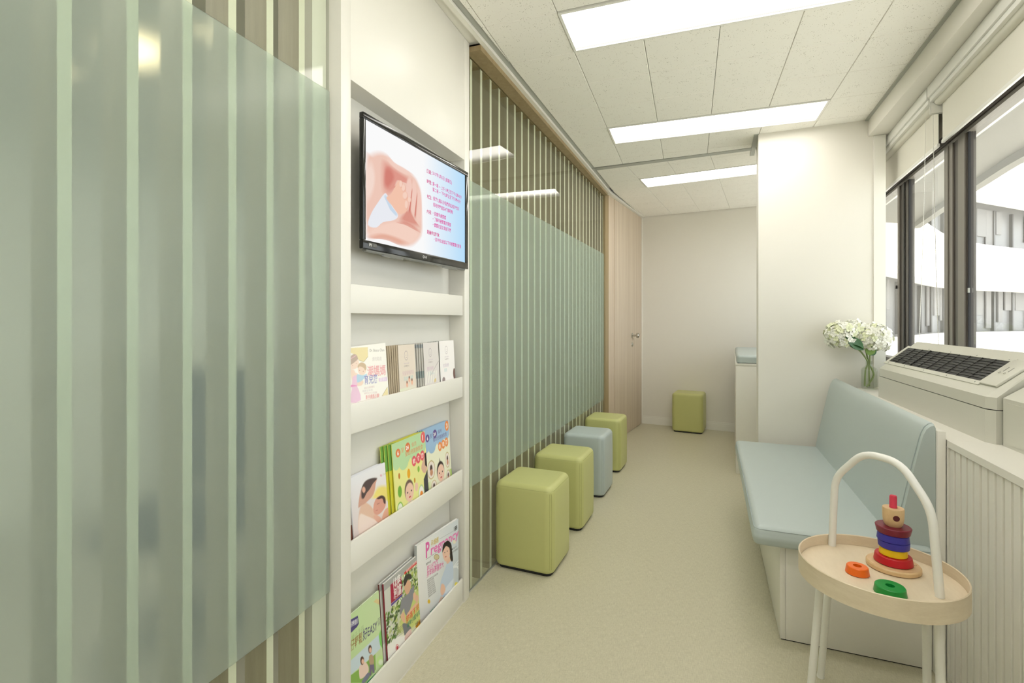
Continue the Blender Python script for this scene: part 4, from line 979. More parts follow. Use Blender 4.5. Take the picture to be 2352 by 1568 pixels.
for k in range(4):
    M2 = mag_frame(1.404 + 0.0135 * k, 0.498, -0.937 + 0.0055 * k, 4.5); w, h = 0.222, 0.286
    lb = 'yellow green baby feeding booklet numbered 1' if k == 3 else 'green and yellow booklet fanned behind the booklet numbered 1'
    m = magazine('booklet', lb, 'booklet', w, h, 0.0025, M2, (222, 226, 110), group=None if k == 3 else 'spare copies of booklet 1')
    if k < 3:
        c = Canvas(M2); c.rect(0, 0, w, h, (216, 206, 60), (226, 220, 90)); c.rect(0, h * 0.7, 0.05, h, (120, 172, 80)); c.rect(0, 0, 0.04, h * 0.12, (236, 236, 230)); c.build('cover_print', m); continue
    c = feed_cover(M2, m, w, h, '1', (190, 222, 172), (238, 236, 156), (226, 130, 80), '飲食篇', (234, 112, 112), (232, 100, 112))
    c.poly([(w * 0.84, h * 0.14), (w * 0.86, h * 0.4), (w, h * 0.5), (w, h * 0.12)], (70, 70, 76), 0.03, raw=True)
    c.poly([(w * 0.80, h * 0.55), (w * 0.9, h * 0.46), (w, h * 0.52), (w, h * 0.68), (w * 0.9, h * 0.66)], (226, 186, 162), 0.1, 3, raw=True); c.poly([(w * 0.93, h * 0.56), (w, h * 0.52), (w, h * 0.72), (w * 0.94, h * 0.72)], (54, 44, 44), 0.08, raw=True)
    for x, y, rx, ry, cl in ((0.15, 0.60, .006, .011, (206, 130, 60)), (0.42, 0.57, .011, .018, (240, 176, 50)), (0.72, 0.56, .008, .012, (150, 196, 80)), (0.58, 0.45, .006, .01, (214, 160, 60)), (0.14, 0.42, .013, .021, (120, 178, 70))): c.ell(w * x, h * y, rx, ry, cl, 0.15, raw=True)
    c.ell(w * 0.12, h * 0.2, 0.020, 0.03, (150, 200, 90), raw=True); c.ell(w * 0.12, h * 0.2, 0.016, 0.025, (236, 240, 226), raw=True)
    c.ell(w * 0.76, h * 0.23, 0.022, 0.036, (196, 222, 160), raw=True); c.ell(w * 0.76, h * 0.23, 0.018, 0.03, (246, 244, 236), raw=True); c.ell(w * 0.76, h * 0.23, 0.011, 0.014, (240, 150, 60), 0.1, raw=True)
    baby(c, w * 0.40, h * 0.36, 0.039, (120, 96, 86)); c.ell(w * 0.62, h * 0.36, 0.012, 0.016, (242, 204, 182), 0.1, raw=True)
    c.clip_box(0, 0, w, h); c.build('cover_print', m)
for k in range(3):
    M3 = mag_frame(1.652 + 0.008 * k, 0.498, -0.940 + 0.0045 * k, 4.5); w, h = 0.212, 0.286
    lb = 'blue topped baby feeding booklet numbered 3' if k == 2 else 'blue edged booklet fanned behind the booklet numbered 3'
    m = magazine('booklet', lb, 'booklet', w, h, 0.0025, M3, (176, 200, 222), (80, 130, 150), group=None if k == 2 else 'spare copies of booklet 3')
    if k < 2: continue
    c = feed_cover(M3, m, w, h, '3', (160, 192, 222), (240, 240, 214), (106, 84, 150), '自理篇', (240, 146, 80), (238, 150, 84))
    c.rect(0, 0, w * 0.2, h * 0.3, (196, 222, 110), (240, 240, 214)); c.rect(w * 0.8, 0, w, h * 0.3, (240, 240, 214), (176, 212, 90))
    for x, y, rx, ry in ((0.22, 0.44, .030, .036), (0.86, 0.45, .020, .032), (0.28, 0.2, .022, .026), (0.85, 0.22, .018, .026)):
        c.ell(w * x, h * y, rx, ry, (206, 186, 130), raw=True); c.ell(w * x, h * y, rx * .88, ry * .88, (240, 230, 220), raw=True); c.ell(w * x, h * y + ry * .15, rx * .4, ry * .45, (90, 70, 66), 0.3, raw=True); c.ell(w * x, h * y - ry * .3, rx * .45, ry * .4, (206, 150, 120), 0.3, raw=True)
    baby(c, w * 0.56, h * 0.34, 0.041, (52, 40, 38), bib=(250, 244, 240)); c.poly([(w * 0.54, h * 0.48), (w * 0.56, h * 0.54), (w * 0.58, h * 0.48)], (52, 40, 38), raw=True)
    c.clip_box(0, 0, w, h); c.build('cover_print', m)

# --- upper pocket: parenting book and three fanned stacks of clinic brochures
MB1 = mag_frame(1.188, 0.893, -0.921, 3.5, 0, 1.5); w, h = 0.215, 0.228
m = magazine('booklet', 'white parenting book with cartoon mother and baby on cover', 'booklet', w, h, 0.008, MB1, (246, 244, 236), (214, 206, 160))
c = Canvas(MB1, crop=(800, 780, 9.8)); c.rect(0, 0, w, h, (250, 247, 240))
c.poly([(40, 190), (430, 170), (440, 385), (345, 500), (230, 455), (130, 330), (40, 290)], (240, 226, 178)); c.poly([(40, 1210), (60, 1210), (75, 1400), (40, 1420)], (240, 226, 178))
c.poly([(755, 1265), (880, 1060), (890, 1230)], (240, 226, 178)); c.line(755, 1265, 875, 1065, 0.0014, (170, 160, 120)); c.line(345, 500, 438, 385, 0.0014, (186, 172, 120)); c.line(230, 455, 345, 500, 0.0012, (186, 172, 120)); c.line(432, 170, 440, 385, 0.001, (214, 200, 150))
c.poly([(40, 600), (60, 660), (130, 680), (160, 740), (230, 780), (340, 940), (300, 1030), (190, 1040), (100, 960), (60, 800)], (246, 222, 206), 0.04, 3)
c.poly([(60, 560), (100, 500), (200, 450), (240, 520), (200, 630), (110, 670), (45, 640)], (247, 224, 208), 0.03, 3)
c.poly([(40, 560), (45, 400), (110, 330), (180, 340), (218, 420), (200, 460), (100, 540)], (196, 176, 162), 0.03, 3); c.line(60, 430, 180, 355, 0.002, (232, 190, 206))
c.poly([(95, 840), (200, 800), (215, 900), (200, 1050), (235, 1120), (285, 1360), (40, 1420), (80, 1120)], (240, 206, 226), 0.03, 2)
c.poly([(190, 790), (240, 780), (330, 800), (400, 770), (420, 790), (310, 920), (230, 960), (195, 950)], (190, 218, 236), 0.03, 2)
c.ell(308, 660, 96, 140, (247, 224, 208)); c.poly([(212, 640), (215, 580), (265, 520), (330, 515), (395, 570), (405, 660), (375, 690), (350, 640), (260, 600)], (214, 190, 160), 0.02, 3)
c.ell(255, 690, 10, 12, (206, 160, 140)); c.ell(336, 712, 10, 12, (206, 160, 140)); c.ell(98, 582, 8, 9, (206, 160, 140)); c.ell(180, 535, 8, 9, (206, 160, 140))
c.poly([(50, 1030), (80, 1010), (195, 1025), (195, 1045), (80, 1060), (55, 1070)], (238, 160, 206))
c.text('Dr. Bosco Chan', 480, 275, (150, 148, 142), h=0.009, x2=805, y2=262)
c.text('請勿取走', 540, 475, (214, 206, 204), h=0.010, x2=750, y2=462)
c.text('潮媽媽', 428, 815, (238, 172, 176), h=0.026, x2=838, y2=775, bold=0.035); c.text('育兒篇', 362, 990, (140, 140, 196), h=0.0215, x2=655, y2=950, bold=0.035)
c.poly([(680, 860), (865, 835), (868, 930), (682, 942)], (234, 214, 234)); c.text('百科', 700, 925, (250, 244, 250), h=0.009, x2=840, y2=915, bold=0.02)
c.text('嬰幼兒健康專家', 360, 1110, (222, 200, 200), h=0.005, x2=590, y2=1070); c.text('精裝全彩版', 320, 1180, (214, 206, 208), h=0.005, x2=548, y2=1140); c.text('解答新手父母疑難', 360, 1225, (222, 200, 200), h=0.005, x2=645, y2=1200)
c.text('新手媽媽必讀！', 392, 1335, (226, 150, 150), h=0.0105, x2=700, y2=1290, bold=0.02)
c.clip_box(0, 0, w, h); c.build('cover_print', m)
def stack(y_first, y_last, n, w, h, body, spine, kind, draw, fx=-0.921, z=0.893):
    for k in range(n):
        f = k / (n - 1); last = k == n - 1
        M = mag_frame(y_first + (y_last - y_first) * f, z, fx - 0.020 * (1 - f), 3.0 + 1.2 * (1 - f), 0.0)
        lb = ('%s clinic brochure with baby face emblem, front of its stack' % kind) if last else ('%s clinic brochure fanned out behind the front one' % kind)
        m = magazine('brochure', lb, 'brochure', w, h, 0.0011, M, body if last else spine, group=None if last else '%s brochures in the upper pocket' % kind, pages=False)
        c = Canvas(M, lift=0.0001)
        if last: draw(c, w, h)
        elif kind == 'tan': c.rect(0, 0, w, 0.055, (166, 196, 130))
        elif kind == 'grey':
            c2 = Canvas(M, lift=0.0001); c2.rect(0, 0.205, w, 0.218, (150, 156, 160)); c2.build('brochure_print', m); c.rect(0, 0.095, w, 0.12, (134, 146, 144))
        else: continue
        c.clip_box(0, 0, w, h); c.build('brochure_print', m)
def emblem(c, w, h, tcol1, tcol2, t1, t2, cx=0.46):
    x, y = w * cx, h * 0.83
    n = 22; P = []
    for k in (1.0, 0.90): P += [(x + 0.0115 * k * math.cos(2 * math.pi * i / n), y + 0.0165 * k * math.sin(2 * math.pi * i / n)) for i in range(n)]
    c._add(P, [(i, (i + 1) % n, n + (i + 1) % n, n + i)[::-1] for i in range(n)], [c.C((160, 146, 156))] * (2 * n))
    for d in (-0.004, 0.0045): c.ell(x + d, y + 0.001, 0.0011, 0.0011, (150, 136, 146), raw=True)
    c.ell(x, y - 0.0065, 0.0035, 0.001, (160, 146, 156), raw=True)
    c.text('HEALTHY BABY', x - 0.017, y - 0.029, (186, 170, 190), h=0.0042, x2=x + 0.017, y2=y - 0.029, raw=True); c.text('兒童健康中心', x - 0.017, y - 0.038, (140, 126, 130), h=0.0042, x2=x + 0.017, y2=y - 0.038, raw=True)
    c.text(t1, w * 0.20, h * 0.535, tcol1, h=0.0115, x2=w * 0.20 + 0.012 * len(t1), y2=h * 0.535, raw=True); c.text(t2, w * 0.26, h * 0.45, tcol2, h=0.0115, x2=w * 0.26 + 0.012 * len(t2), y2=h * 0.45, raw=True)
def d_tan(c, w, h):
    c.rect(0, 0, w, h, (230, 218, 204)); c.rect(0, 0, w, 0.075, (226, 230, 204), (230, 222, 208)); emblem(c, w, h, (214, 180, 190), (176, 208, 208), '兒童發展評估', '及訓練服務')
    for i, (x, y) in enumerate(((0.44, 0.085), (0.58, 0.1), (0.74, 0.09))): c.ell(w * x, y, 0.007, 0.011, (236, 186, 160), 0.2, raw=True); c.ell(w * x, y + 0.008, 0.004, 0.006, (120, 80, 70), 0.3, raw=True)
def d_grey(c, w, h):
    c.rect(0, 0, w, h, (226, 220, 216)); emblem(c, w, h, (206, 176, 196), (180, 206, 206), '嬰兒按摩', '遊戲中心', 0.44)
    for i in range(5): c.poly([(w * (0.05 + i * 0.16), 0.07 + 0.004 * (i % 2)), (w * (0.10 + i * 0.16), 0.07), (w * (0.22 + i * 0.15), 0.112), (w * (0.17 + i * 0.15), 0.115)], (242, 240, 230), 0.05, raw=True)
    c.poly([(w * 0.4, 0.1), (w * 0.98, 0.15), (w * 0.98, 0.146), (w * 0.4, 0.097)], (190, 182, 180), raw=True); c.poly([(w * 0.62, 0.068), (w * 0.75, 0.072), (w * 0.75, 0.085), (w * 0.62, 0.08)], (226, 206, 150), raw=True)
def d_white(c, w, h):
    c.rect(0, 0, w, h, (246, 242, 240)); emblem(c, w, h, (196, 180, 200), (190, 214, 214), '言語治療', '服務', 0.46)
    c.ell(w * 0.94, 0.085, 0.012, 0.024, (120, 92, 84), 0.1, raw=True); c.ell(w * 0.2, 0.07, 0.014, 0.012, (150, 136, 134), 0.2, raw=True)
stack(1.560 + 0.158, 1.762, 5, 0.128, 0.224, (246, 243, 241), (200, 200, 194), 'white', d_white)
stack(1.540, 1.634, 9, 0.116, 0.222, (226, 221, 217), (190, 186, 178), 'grey', d_grey, fx=-0.9195)
stack(1.384, 1.462, 10, 0.108, 0.222, (230, 219, 205), (186, 170, 146), 'tan', d_tan, fx=-0.918)

# ================================================================== STOOLS (upholstered cubes)
def stool(loc, ang, colr, label, w=0.288, d=0.300, h=0.418):
    t = thing('cube_stool', label, 'stool', M=zframe(loc, ang), group='upholstered cube stools')
    cushion_mb = MB(); cushion(cushion_mb, w, d, h - 0.012, 0.042, 0.030, Matrix.Translation((0, 0, 0.012)), rb=0.018, puff=0.002, n=7)
    obj('upholstery', cushion_mb, colr + '_vinyl', t, smooth=60, local=True)
    sm = MB(); zt = h - 0.020
    sm.tube([(x, y, zt + 0.0) for x, y, _ in rrect(w - 0.006, d - 0.006, 0.040, 7)], 0.0016, 6, closed=True)
    obj('top_seam', sm, colr + '_seam', t, smooth=True, local=True)
    for sx, sy in ((1, -1), (-1, -1), (1, 1), (-1, 1)):
        k = 0.042 * (1 - math.cos(R(45)))
        px_, py_ = sx * (w / 2 - k + 0.0008), sy * (d / 2 - k + 0.0008)
        for off in (-0.005, 0.005):
            ox, oy = off * sx * 0.7, -off * sy * 0.7
            obj('corner_seam', MB().tube([(px_ + ox, py_ + oy, 0.035), (px_ + ox + 0.0005 * sx, py_ + oy + 0.0005 * sy, h * 0.5), (px_ + ox, py_ + oy, h - 0.030)], 0.0008, 5), colr + '_seam', t, smooth=True, local=True)
    obj('plinth', MB().prism([(p[0], p[1]) for p in rrect(w - 0.03, d - 0.03, 0.03, 4)], 0.0, 0.014), 'black_base', t, local=True)
    return t
def stool_at(corner, ang, w, d):
    """corner: floor point of the corner that faces the corridor and the entrance"""
    M = zframe((corner[0], corner[1], 0), ang); c = M @ Vector((-w / 2, d / 2, 0)); return (c.x, c.y, 0)
W_S, D_S = 0.288, 0.300
S = [((-0.602, 2.245), 3.8, 'green', 'green cube stool standing beside the magazine cabinet'),
     ((-0.575, 2.792), 3.6, 'green', 'green cube stool next to the pale blue one, on its cabinet side'),
     ((-0.547, 3.372), 4.2, 'blue', 'pale blue cube stool between two green ones'),
     ((-0.516, 3.975), 4.2, 'green', 'green cube stool between the pale blue stool and the wooden door'),
     ((0.126, 5.612), 7.8, 'green', 'green cube stool alone against the end wall')]
for (cpt, an, cl, lb), ws in zip(S, (0.300, 0.296, 0.290, 0.292, 0.318)): stool(stool_at(cpt, an, ws, D_S), an, cl, lb, w=ws)

# ================================================================== BENCH
BM_ = zframe((0.318, 2.112, 0), 2.0)            # corner of the base; +X to the windows, +Y away from the entrance
bench = thing('bench', 'long pale blue upholstered bench with white base beside the pillar', 'bench', M=BM_)
LEN = 1.42
def bb(name, mat, x0, x1, y0, y1, z0, z1, b=0.0, parent=bench): return bx(name, parent, mat, x0, x1, y0, y1, z0, z1, b, local=True)
bb('base_panel', 'laminate', 0.0, 0.018, 0.0, LEN, 0.004, 0.362, 0.001)
bb('base_panel', 'laminate', 0.0185, 0.462, 0.0, 0.018, 0.004, 0.362, 0.001)
bb('seat_board', 'laminate', 0.0, 0.462, 0.019, LEN, 0.345, 0.361)
bb('toe_kick', 'black_base', 0.004, 0.455, 0.003, LEN, 0.0, 0.006)
bb('back_board', 'laminate', 0.464, 0.487, -0.036, LEN - 0.01, 0.0, 0.828, 0.0015)
sm = MB(); cushion(sm, 0.554, LEN + 0.028, 0.072, 0.022, 0.026, Matrix.Translation((-0.094 + 0.277, (LEN - 0.028) / 2 - 0.026, 0.362)), rb=0.016, puff=0.004, n=5)
seat = obj('seat_cushion', sm, 'blue_vinyl', bench, smooth=60, local=True)
obj('seat_seam', MB().tube([(x, y, 0.362 + 0.061) for x, y, _ in rrect(0.548, LEN + 0.020, 0.024, 5, -0.094 + 0.277, (LEN - 0.028) / 2 - 0.026)], 0.0016, 6, closed=True), 'blue_seam', seat, smooth=True, local=True)
# back cushion: wedge profile with rounded top, extruded along the bench
prof = [(0.348, 0.425), (0.352, 0.440), (0.368, 0.53), (0.388, 0.63), (0.406, 0.72), (0.420, 0.785), (0.428, 0.815), (0.437, 0.835), (0.448, 0.846), (0.459, 0.850), (0.463, 0.84), (0.463, 0.425)]
rings = []
for y, k in ((-0.026, 0.965), (-0.022, 0.985), (-0.012, 1.0), (LEN * 0.5, 1.0), (LEN - 0.035, 1.0), (LEN - 0.028, 0.985)):
    rings.append([(0.463 + (x - 0.463) * k, y, 0.425 + (z - 0.425) * (1 - (1 - k) * 0.4)) for x, z in prof])
bc = obj('back_cushion', MB().loft(rings), 'blue_vinyl', bench, smooth=35, local=True)
obj('back_seam', MB().tube([(x - 0.0012, -0.011, z) for x, z in prof[1:10]], 0.0015, 6), 'blue_seam', bc, smooth=True, local=True)

# ================================================================== WINDOW COUNTER, TAMBOUR CABINET
CM = zframe((0.806, 2.06, 0), 2.4)
cut = thing('counter_top', 'white window counter under the air conditioner', 'counter', M=CM)
def wl_local(y):    # window wall face in the counter frame
    p = CM.inverted() @ (WM @ Vector((-0.002, 0, 0))); q = CM.inverted() @ (WM @ Vector((-0.002, -3, 0))); return p.x + (q.x - p.x) * (y - p.y) / (q.y - p.y)
poly = [(0.0, -3.2), (0.0, -0.002), (0.012, 0.0), (0.012, 1.425), (0.20, 1.425), (wl_local(1.9), 1.96), (wl_local(-3.2), -3.2)]
obj('board', MB().prism([(0.0, -3.2), (0.0, 0.0), (wl_local(0.0), 0.0), (wl_local(-3.2), -3.2)], 0.778, 0.800), 'laminate', cut, local=True)
obj('board', MB().prism([(0.002, 0.0005), (0.018, 1.40), (0.19, 1.43), (wl_local(1.95) - 0.03, 1.93), (wl_local(0.0), 0.0005)], 0.778, 0.800), 'laminate', cut, local=True)
tam = thing('tambour_cabinet', 'cream fluted cabinet front under the window counter', 'cabinet', M=CM)
obj('end_stile', MB().box(0.0, 0.014, -0.0125, 0.018, 0.0, 0.777), 'laminate', tam, local=True)
obj('carcass', MB().box(0.014, 0.10, -3.2, -0.004, 0.0, 0.777), 'laminate', tam, local=True)
pitch = 0.0415
for k in range(36):
    y1 = -0.012 - pitch * k - (0.004 if k >= 5 else 0)
    o = obj('slat', MB().add([(0.014, y1 - 0.0355, 0.012), (0.014, y1, 0.012), (0.004, y1 - 0.003, 0.012), (0.004, y1 - 0.0325, 0.012),
                              (0.014, y1 - 0.0355, 0.775), (0.014, y1, 0.775), (0.004, y1 - 0.003, 0.775), (0.004, y1 - 0.0325, 0.775)],
                             [(0, 1, 2, 3), (7, 6, 5, 4), (3, 2, 6, 7), (2, 1, 5, 6), (0, 3, 7, 4), (1, 0, 4, 5)]), 'laminate', tam, local=True) if k == 0 else link('slat', slat_me, tam, True)
    if k == 0: slat_me = o.data
    else: o.location = (0, -pitch * k - (0.004 if k >= 5 else 0), 0)

# ================================================================== AIR CONDITIONER on the counter
AM = zframe((0.910, 2.038, 0.800), 0.9)         # front near corner; +Y away from entrance, +X to the window
AL = 1.072
ac = thing('air_conditioner', 'white window air conditioner with black grille on the counter', 'air conditioner', M=AM)
obj('lower_case', MB().prism([(0.0, 0.03), (0.016, 0.0), (0.172, 0.0), (0.205, AL), (0.0, AL)], 0.0, 0.108), 'ac_plastic', ac, local=True)
obj('case_gap', MB().prism([(0.004, 0.033), (0.018, 0.004), (0.168, 0.004), (0.20, AL - 0.004), (0.004, AL - 0.004)], 0.108, 0.111), 'gasket', ac, local=True)
hx, hz = 0.165, 0.289
def hood(y0, ch, s=1.0):
    return [(0.0 + ch, y0, 0.111), (0.0 + ch, y0, 0.150), (hx, y0, hz), (hx + 0.006, y0, hz - 0.002), (hx + 0.006, y0, 0.111)]
obj('hood', MB().loft([hood(0.0, 0.018), hood(0.03, 0.0), hood(AL - 0.02, 0.0), hood(AL, 0.012)]), 'ac_plastic', ac, local=True)
sl_ang = math.atan2(hz - 0.150, hx)
# frame on the sloping face: u along the case towards the entrance, v up the slope
SLM = Matrix.Translation((0, 0, 0.150)) @ Matrix(((0, math.cos(sl_ang), -math.sin(sl_ang), 0), (-1, 0, 0, 0), (0, math.sin(sl_ang), math.cos(sl_ang), 0), (0, 0, 0, 1)))
SLW = AM @ SLM
gp = [on_plane(*p, SLW) for p in ((2046, 830), (2255, 877), (2319, 831), (2084, 799))]
GU0, GU1 = (gp[0][0] + gp[3][0]) / 2, (gp[1][0] + gp[2][0]) / 2; GV0, GV1 = (gp[0][1] + gp[1][1]) / 2, (gp[2][1] + gp[3][1]) / 2
GV0, GV1 = max(GV0, 0.022), min(GV1, hx / math.cos(sl_ang) - 0.018)
def sb(name, mat, u0, u1, v0, v1, n0, n1, parent=ac, b=0.0): return bx(name, parent, mat, u0, u1, v0, v1, n0, n1, b, M=SLM, local=True)
sb('grille_plate', 'ac_plastic', GU0 - 0.03, GU0, GV0 - 0.018, GV1 + 0.014, 0.0002, 0.0035); sb('grille_plate', 'ac_plastic', GU1, GU1 + 0.018, GV0 - 0.018, GV1 + 0.014, 0.0002, 0.0035)
sb('grille_plate', 'ac_plastic', GU0, GU1, GV0 - 0.018, GV0, 0.0002, 0.0035); sb('grille_plate', 'ac_plastic', GU0, GU1, GV1, GV1 + 0.014, 0.0002, 0.0035)
gr = sb('grille_opening', 'grille_black', GU0, GU1, GV0, GV1, 0.0002, 0.0006)
nr = 8
for k in range(1, nr): sb('grille_bar', 'grille_grey', GU0, GU1, GV0 + (GV1 - GV0) * k / nr - 0.0009, GV0 + (GV1 - GV0) * k / nr + 0.0009, 0.0006, 0.0038, parent=gr)
nc = 10
for k in range(1, nc):
    u = GU0 + (GU1 - GU0) * k / nc; wd = 0.0012 if k != 3 else 0.006
    sb('grille_rib', 'grille_grey' if k != 3 else 'grille_black', u - wd, u + wd, GV0, GV1, 0.0006, 0.0044 if k != 3 else 0.006, parent=gr)
CPU0, CPU1 = GU1 + 0.020, min(GU1 + 0.125, -0.012)
cp = sb('control_panel', 'ac_plastic', CPU0, CPU1, GV0 - 0.012, GV1 + 0.006, 0.0003, 0.009, b=0.003)
for u in (0.35, 0.62): sb('slider_slot', 'gasket', CPU0 + (CPU1 - CPU0) * u - 0.0012, CPU0 + (CPU1 - CPU0) * u + 0.0012, GV0 + (GV1 - GV0) * 0.50, GV0 + (GV1 - GV0) * 0.70, 0.009, 0.0094, parent=cp)
for u in (0.28, 0.56): sb('slider_knob', 'ac_plastic', CPU0 + (CPU1 - CPU0) * u - 0.003, CPU0 + (CPU1 - CPU0) * u + 0.003, GV0 + (GV1 - GV0) * 0.40, GV0 + (GV1 - GV0) * 0.46, 0.009, 0.0125, parent=cp)
for i in range(5):
    for v in (GV0 - 0.009, GV1 + 0.007):
        u = GU0 + (GU1 - GU0) * (0.02 + 0.24 * i)
        obj('screw', MB().lathe([(0.0026, 0.0035), (0.0022, 0.0048), (0.0008, 0.0052)], 8, SLM @ Matrix.Translation((u, v, 0))), 'grey_trim', ac, smooth=True, local=True)
# neighbouring white casing
BM2 = zframe((0.938, 2.026, 0.800), 0.9)
ub = thing('unit_casing', 'plain white casing next to the air conditioner on the counter', 'casing', M=BM2)
def prf(y, b): return [(0, y, 0), (0, y, 0.152), (b - 0.01, y, 0.152 + (b - 0.01) * 0.72), (b, y, 0.152 + (b - 0.01) * 0.72), (b, y, 0)]
obj('body', MB().loft([prf(-0.45, 0.108), prf(-0.001, 0.142)]), 'ac_plastic', ub, local=True)
obj('access_panel', MB().box(-0.002, 0.0, -0.42, -0.03, 0.012, 0.14), 'ac_plastic', ub, local=True)

# ================================================================== VASE AND HYDRANGEAS
vc = at_z(1996, 892.5, 0.800)
vm = zframe((vc.x, vc.y, 0.801), 12)
vase = thing('vase', 'square clear glass bottle vase on the counter by the pillar', 'vase', M=vm)
def sq(w_, z, r=0.012): return rrect(w_, w_, min(r, w_ / 2 - 0.001), 4, z=z)
outer = [sq(0.070, 0.0), sq(0.078, 0.004), sq(0.080, 0.012), sq(0.080, 0.105, 0.014), sq(0.074, 0.118, 0.02), sq(0.055, 0.127, 0.024), sq(0.040, 0.131, 0.0195), sq(0.036, 0.138, 0.0175), sq(0.036, 0.160, 0.0175), sq(0.040, 0.163, 0.0195)]
inner_r = [sq(0.034, 0.163, 0.0165), sq(0.031, 0.158, 0.015), sq(0.031, 0.137, 0.015), sq(0.046, 0.124, 0.02), sq(0.066, 0.114, 0.018), sq(0.072, 0.103, 0.012), sq(0.072, 0.014), sq(0.066, 0.010)]
obj('glass_body', MB().loft(outer + inner_r), 'vase_glass', vase, smooth=35, local=True)
def petal_floret():
    mb = MB()
    for k in range(4):
        a = math.pi / 2 * k; ca, sa = math.cos(a), math.sin(a)
        loc = [(0.001, 0, 0), (0.007, 0.0075, 0.001), (0.0135, 0.0080, 0.0025), (0.018, 0.0, 0.002), (0.0135, -0.0080, 0.0025), (0.007, -0.0075, 0.001), (0.0095, 0, 0.0042)]
        o = [(x * ca - y * sa, x * sa + y * ca, z) for x, y, z in loc]
        mb.add(o, [(0, 1, 6), (1, 2, 6), (2, 3, 6), (3, 4, 6), (4, 5, 6), (5, 0, 6)])
    mb.lathe([(0.0022, 0.0), (0.0022, 0.003), (0.0006, 0.004)], 6)
    return mb
fl_a = mesh('floret', petal_floret(), 'petal', True); fl_b = mesh('floret', petal_floret(), 'petal_green', True)
def leaf_mesh(L, W, curl, mat, name='leaf'):
    mb = MB(); n = 8; rows = []
    for i in range(n + 1):
        t = i / n; w_ = W * math.sin(math.pi * (t ** 0.8)) * (1 - 0.25 * t) + 0.0004; z = curl * t * t
        rows.append([(t * L, -w_, z + 0.12 * w_), (t * L, 0, z - 0.1 * w_), (t * L, w_, z + 0.12 * w_), (t * L, 0, z - 0.1 * w_ - 0.0006)])
    return mesh(name, mb.loft(rows), mat, True)
def hydrangea(label, centre, rad, squash, stem, nfl, seed, leaves, green):
    t = thing('hydrangea', label, 'flower', M=Matrix.Translation(stem[0]), group='hydrangea stems in the glass vase')
    obj('stem', MB().tube(catmull(stem, 5), 0.0046, 8), 'stem', t, smooth=True)
    hd = obj('flower_core', MB().lathe([(0.0005, -rad * 0.62 * squash), (rad * 0.45, -rad * 0.5 * squash), (rad * 0.66, 0), (rad * 0.45, rad * 0.5 * squash), (0.0005, rad * 0.62 * squash)], 14, Matrix.Translation(centre)), 'petal', t, smooth=True)
    rr = random.Random(seed); ga = math.pi * (3 - math.sqrt(5))
    for i in range(nfl):
        zz = 1 - 1.86 * (i + 0.5) / nfl; r_ = math.sqrt(max(0, 1 - zz * zz)); a = ga * i
        nrm = Vector((r_ * math.cos(a), r_ * math.sin(a), zz)); j = rr.uniform(0.80, 1.02)
        p = Vector(centre) + Vector((nrm.x * rad * j, nrm.y * rad * j, nrm.z * rad * squash * j))
        q = (nrm + Vector((rr.uniform(-.45, .45), rr.uniform(-.45, .45), rr.uniform(-.35, .35)))).normalized().to_track_quat('Z', 'Y').to_matrix().to_4x4()
        o = link('floret', fl_b if rr.random() < green else fl_a, t, False)
        s_ = rr.uniform(0.78, 1.18)
        o.matrix_basis = Matrix.Translation(p) @ q @ Matrix.Rotation(rr.uniform(0, 6.28), 4, 'Z') @ Matrix.Scale(s_, 4)
    for (bpx, tpx, dd, W, curl, mat, rl) in leaves:
        b0, t0 = at_vase(*bpx, dd), at_vase(*tpx, dd + 0.01); xa = (t0 - b0); L = xa.length; xa.normalize()
        za = (Vector((0, 0, CAMH)) - b0); za = (za - xa * za.dot(xa)).normalized(); ya = za.cross(xa)
        o = link('leaf', leaf_mesh(L, W, curl, mat), t, False)
        o.matrix_basis = Matrix.Translation(b0) @ Matrix((xa, ya, za)).transposed().to_4x4() @ Matrix.Rotation(R(rl), 4, 'X')
    return t
vdep = (vc.x * -math.sin(YAW) + vc.y * math.cos(YAW))
def at_vase(px, py, dd=0.0):
    d_ = ray(px, py); t_ = vdep + dd; return Vector((d_.x * t_, d_.y * t_, CAMH + d_.z * t_))
neck = at_vase(1996, 832)
h1 = at_vase(1930, 770, -0.02); h2 = at_vase(2004, 776, -0.02); h3 = at_vase(1958, 757, 0.02)
foot = [at_vase(1986, 886), at_vase(1997, 887, 0.008), at_vase(1991, 888, -0.008)]
hydrangea('cream hydrangea leaning away from the vase towards the bench', h1, 0.080, 1.06, [foot[0], at_vase(1988, 850), neck + Vector((-0.006, 0, 0)), at_vase(1975, 805), at_vase(1950, 790), h1], 150, 1,
          [((1984, 802), (1937, 769), -0.09, 0.034, 0.006, 'leaf', 25), ((1984, 804), (1944, 787), -0.085, 0.022, 0.0, 'leaf', -50)], 0.35)
hydrangea('large cream hydrangea in front above the vase neck', h2, 0.104, 0.80, [foot[1], at_vase(1996, 850), neck + Vector((0.003, 0, 0)), at_vase(1999, 805), h2], 190, 2,
          [((1996, 816), (2004, 789), -0.06, 0.026, 0.006, 'leaf_pale', 0), ((1999, 816), (2013, 795), -0.03, 0.022, 0.0, 'leaf', 30)], 0.28)
hydrangea('small cream hydrangea peeping out between the two larger ones', h3, 0.068, 0.85, [foot[2], at_vase(2006, 864, -0.006), at_vase(2003, 848), neck + Vector((0.0, 0.008, 0)), at_vase(1985, 795, 0.02), h3], 90, 3, [], 0.2)

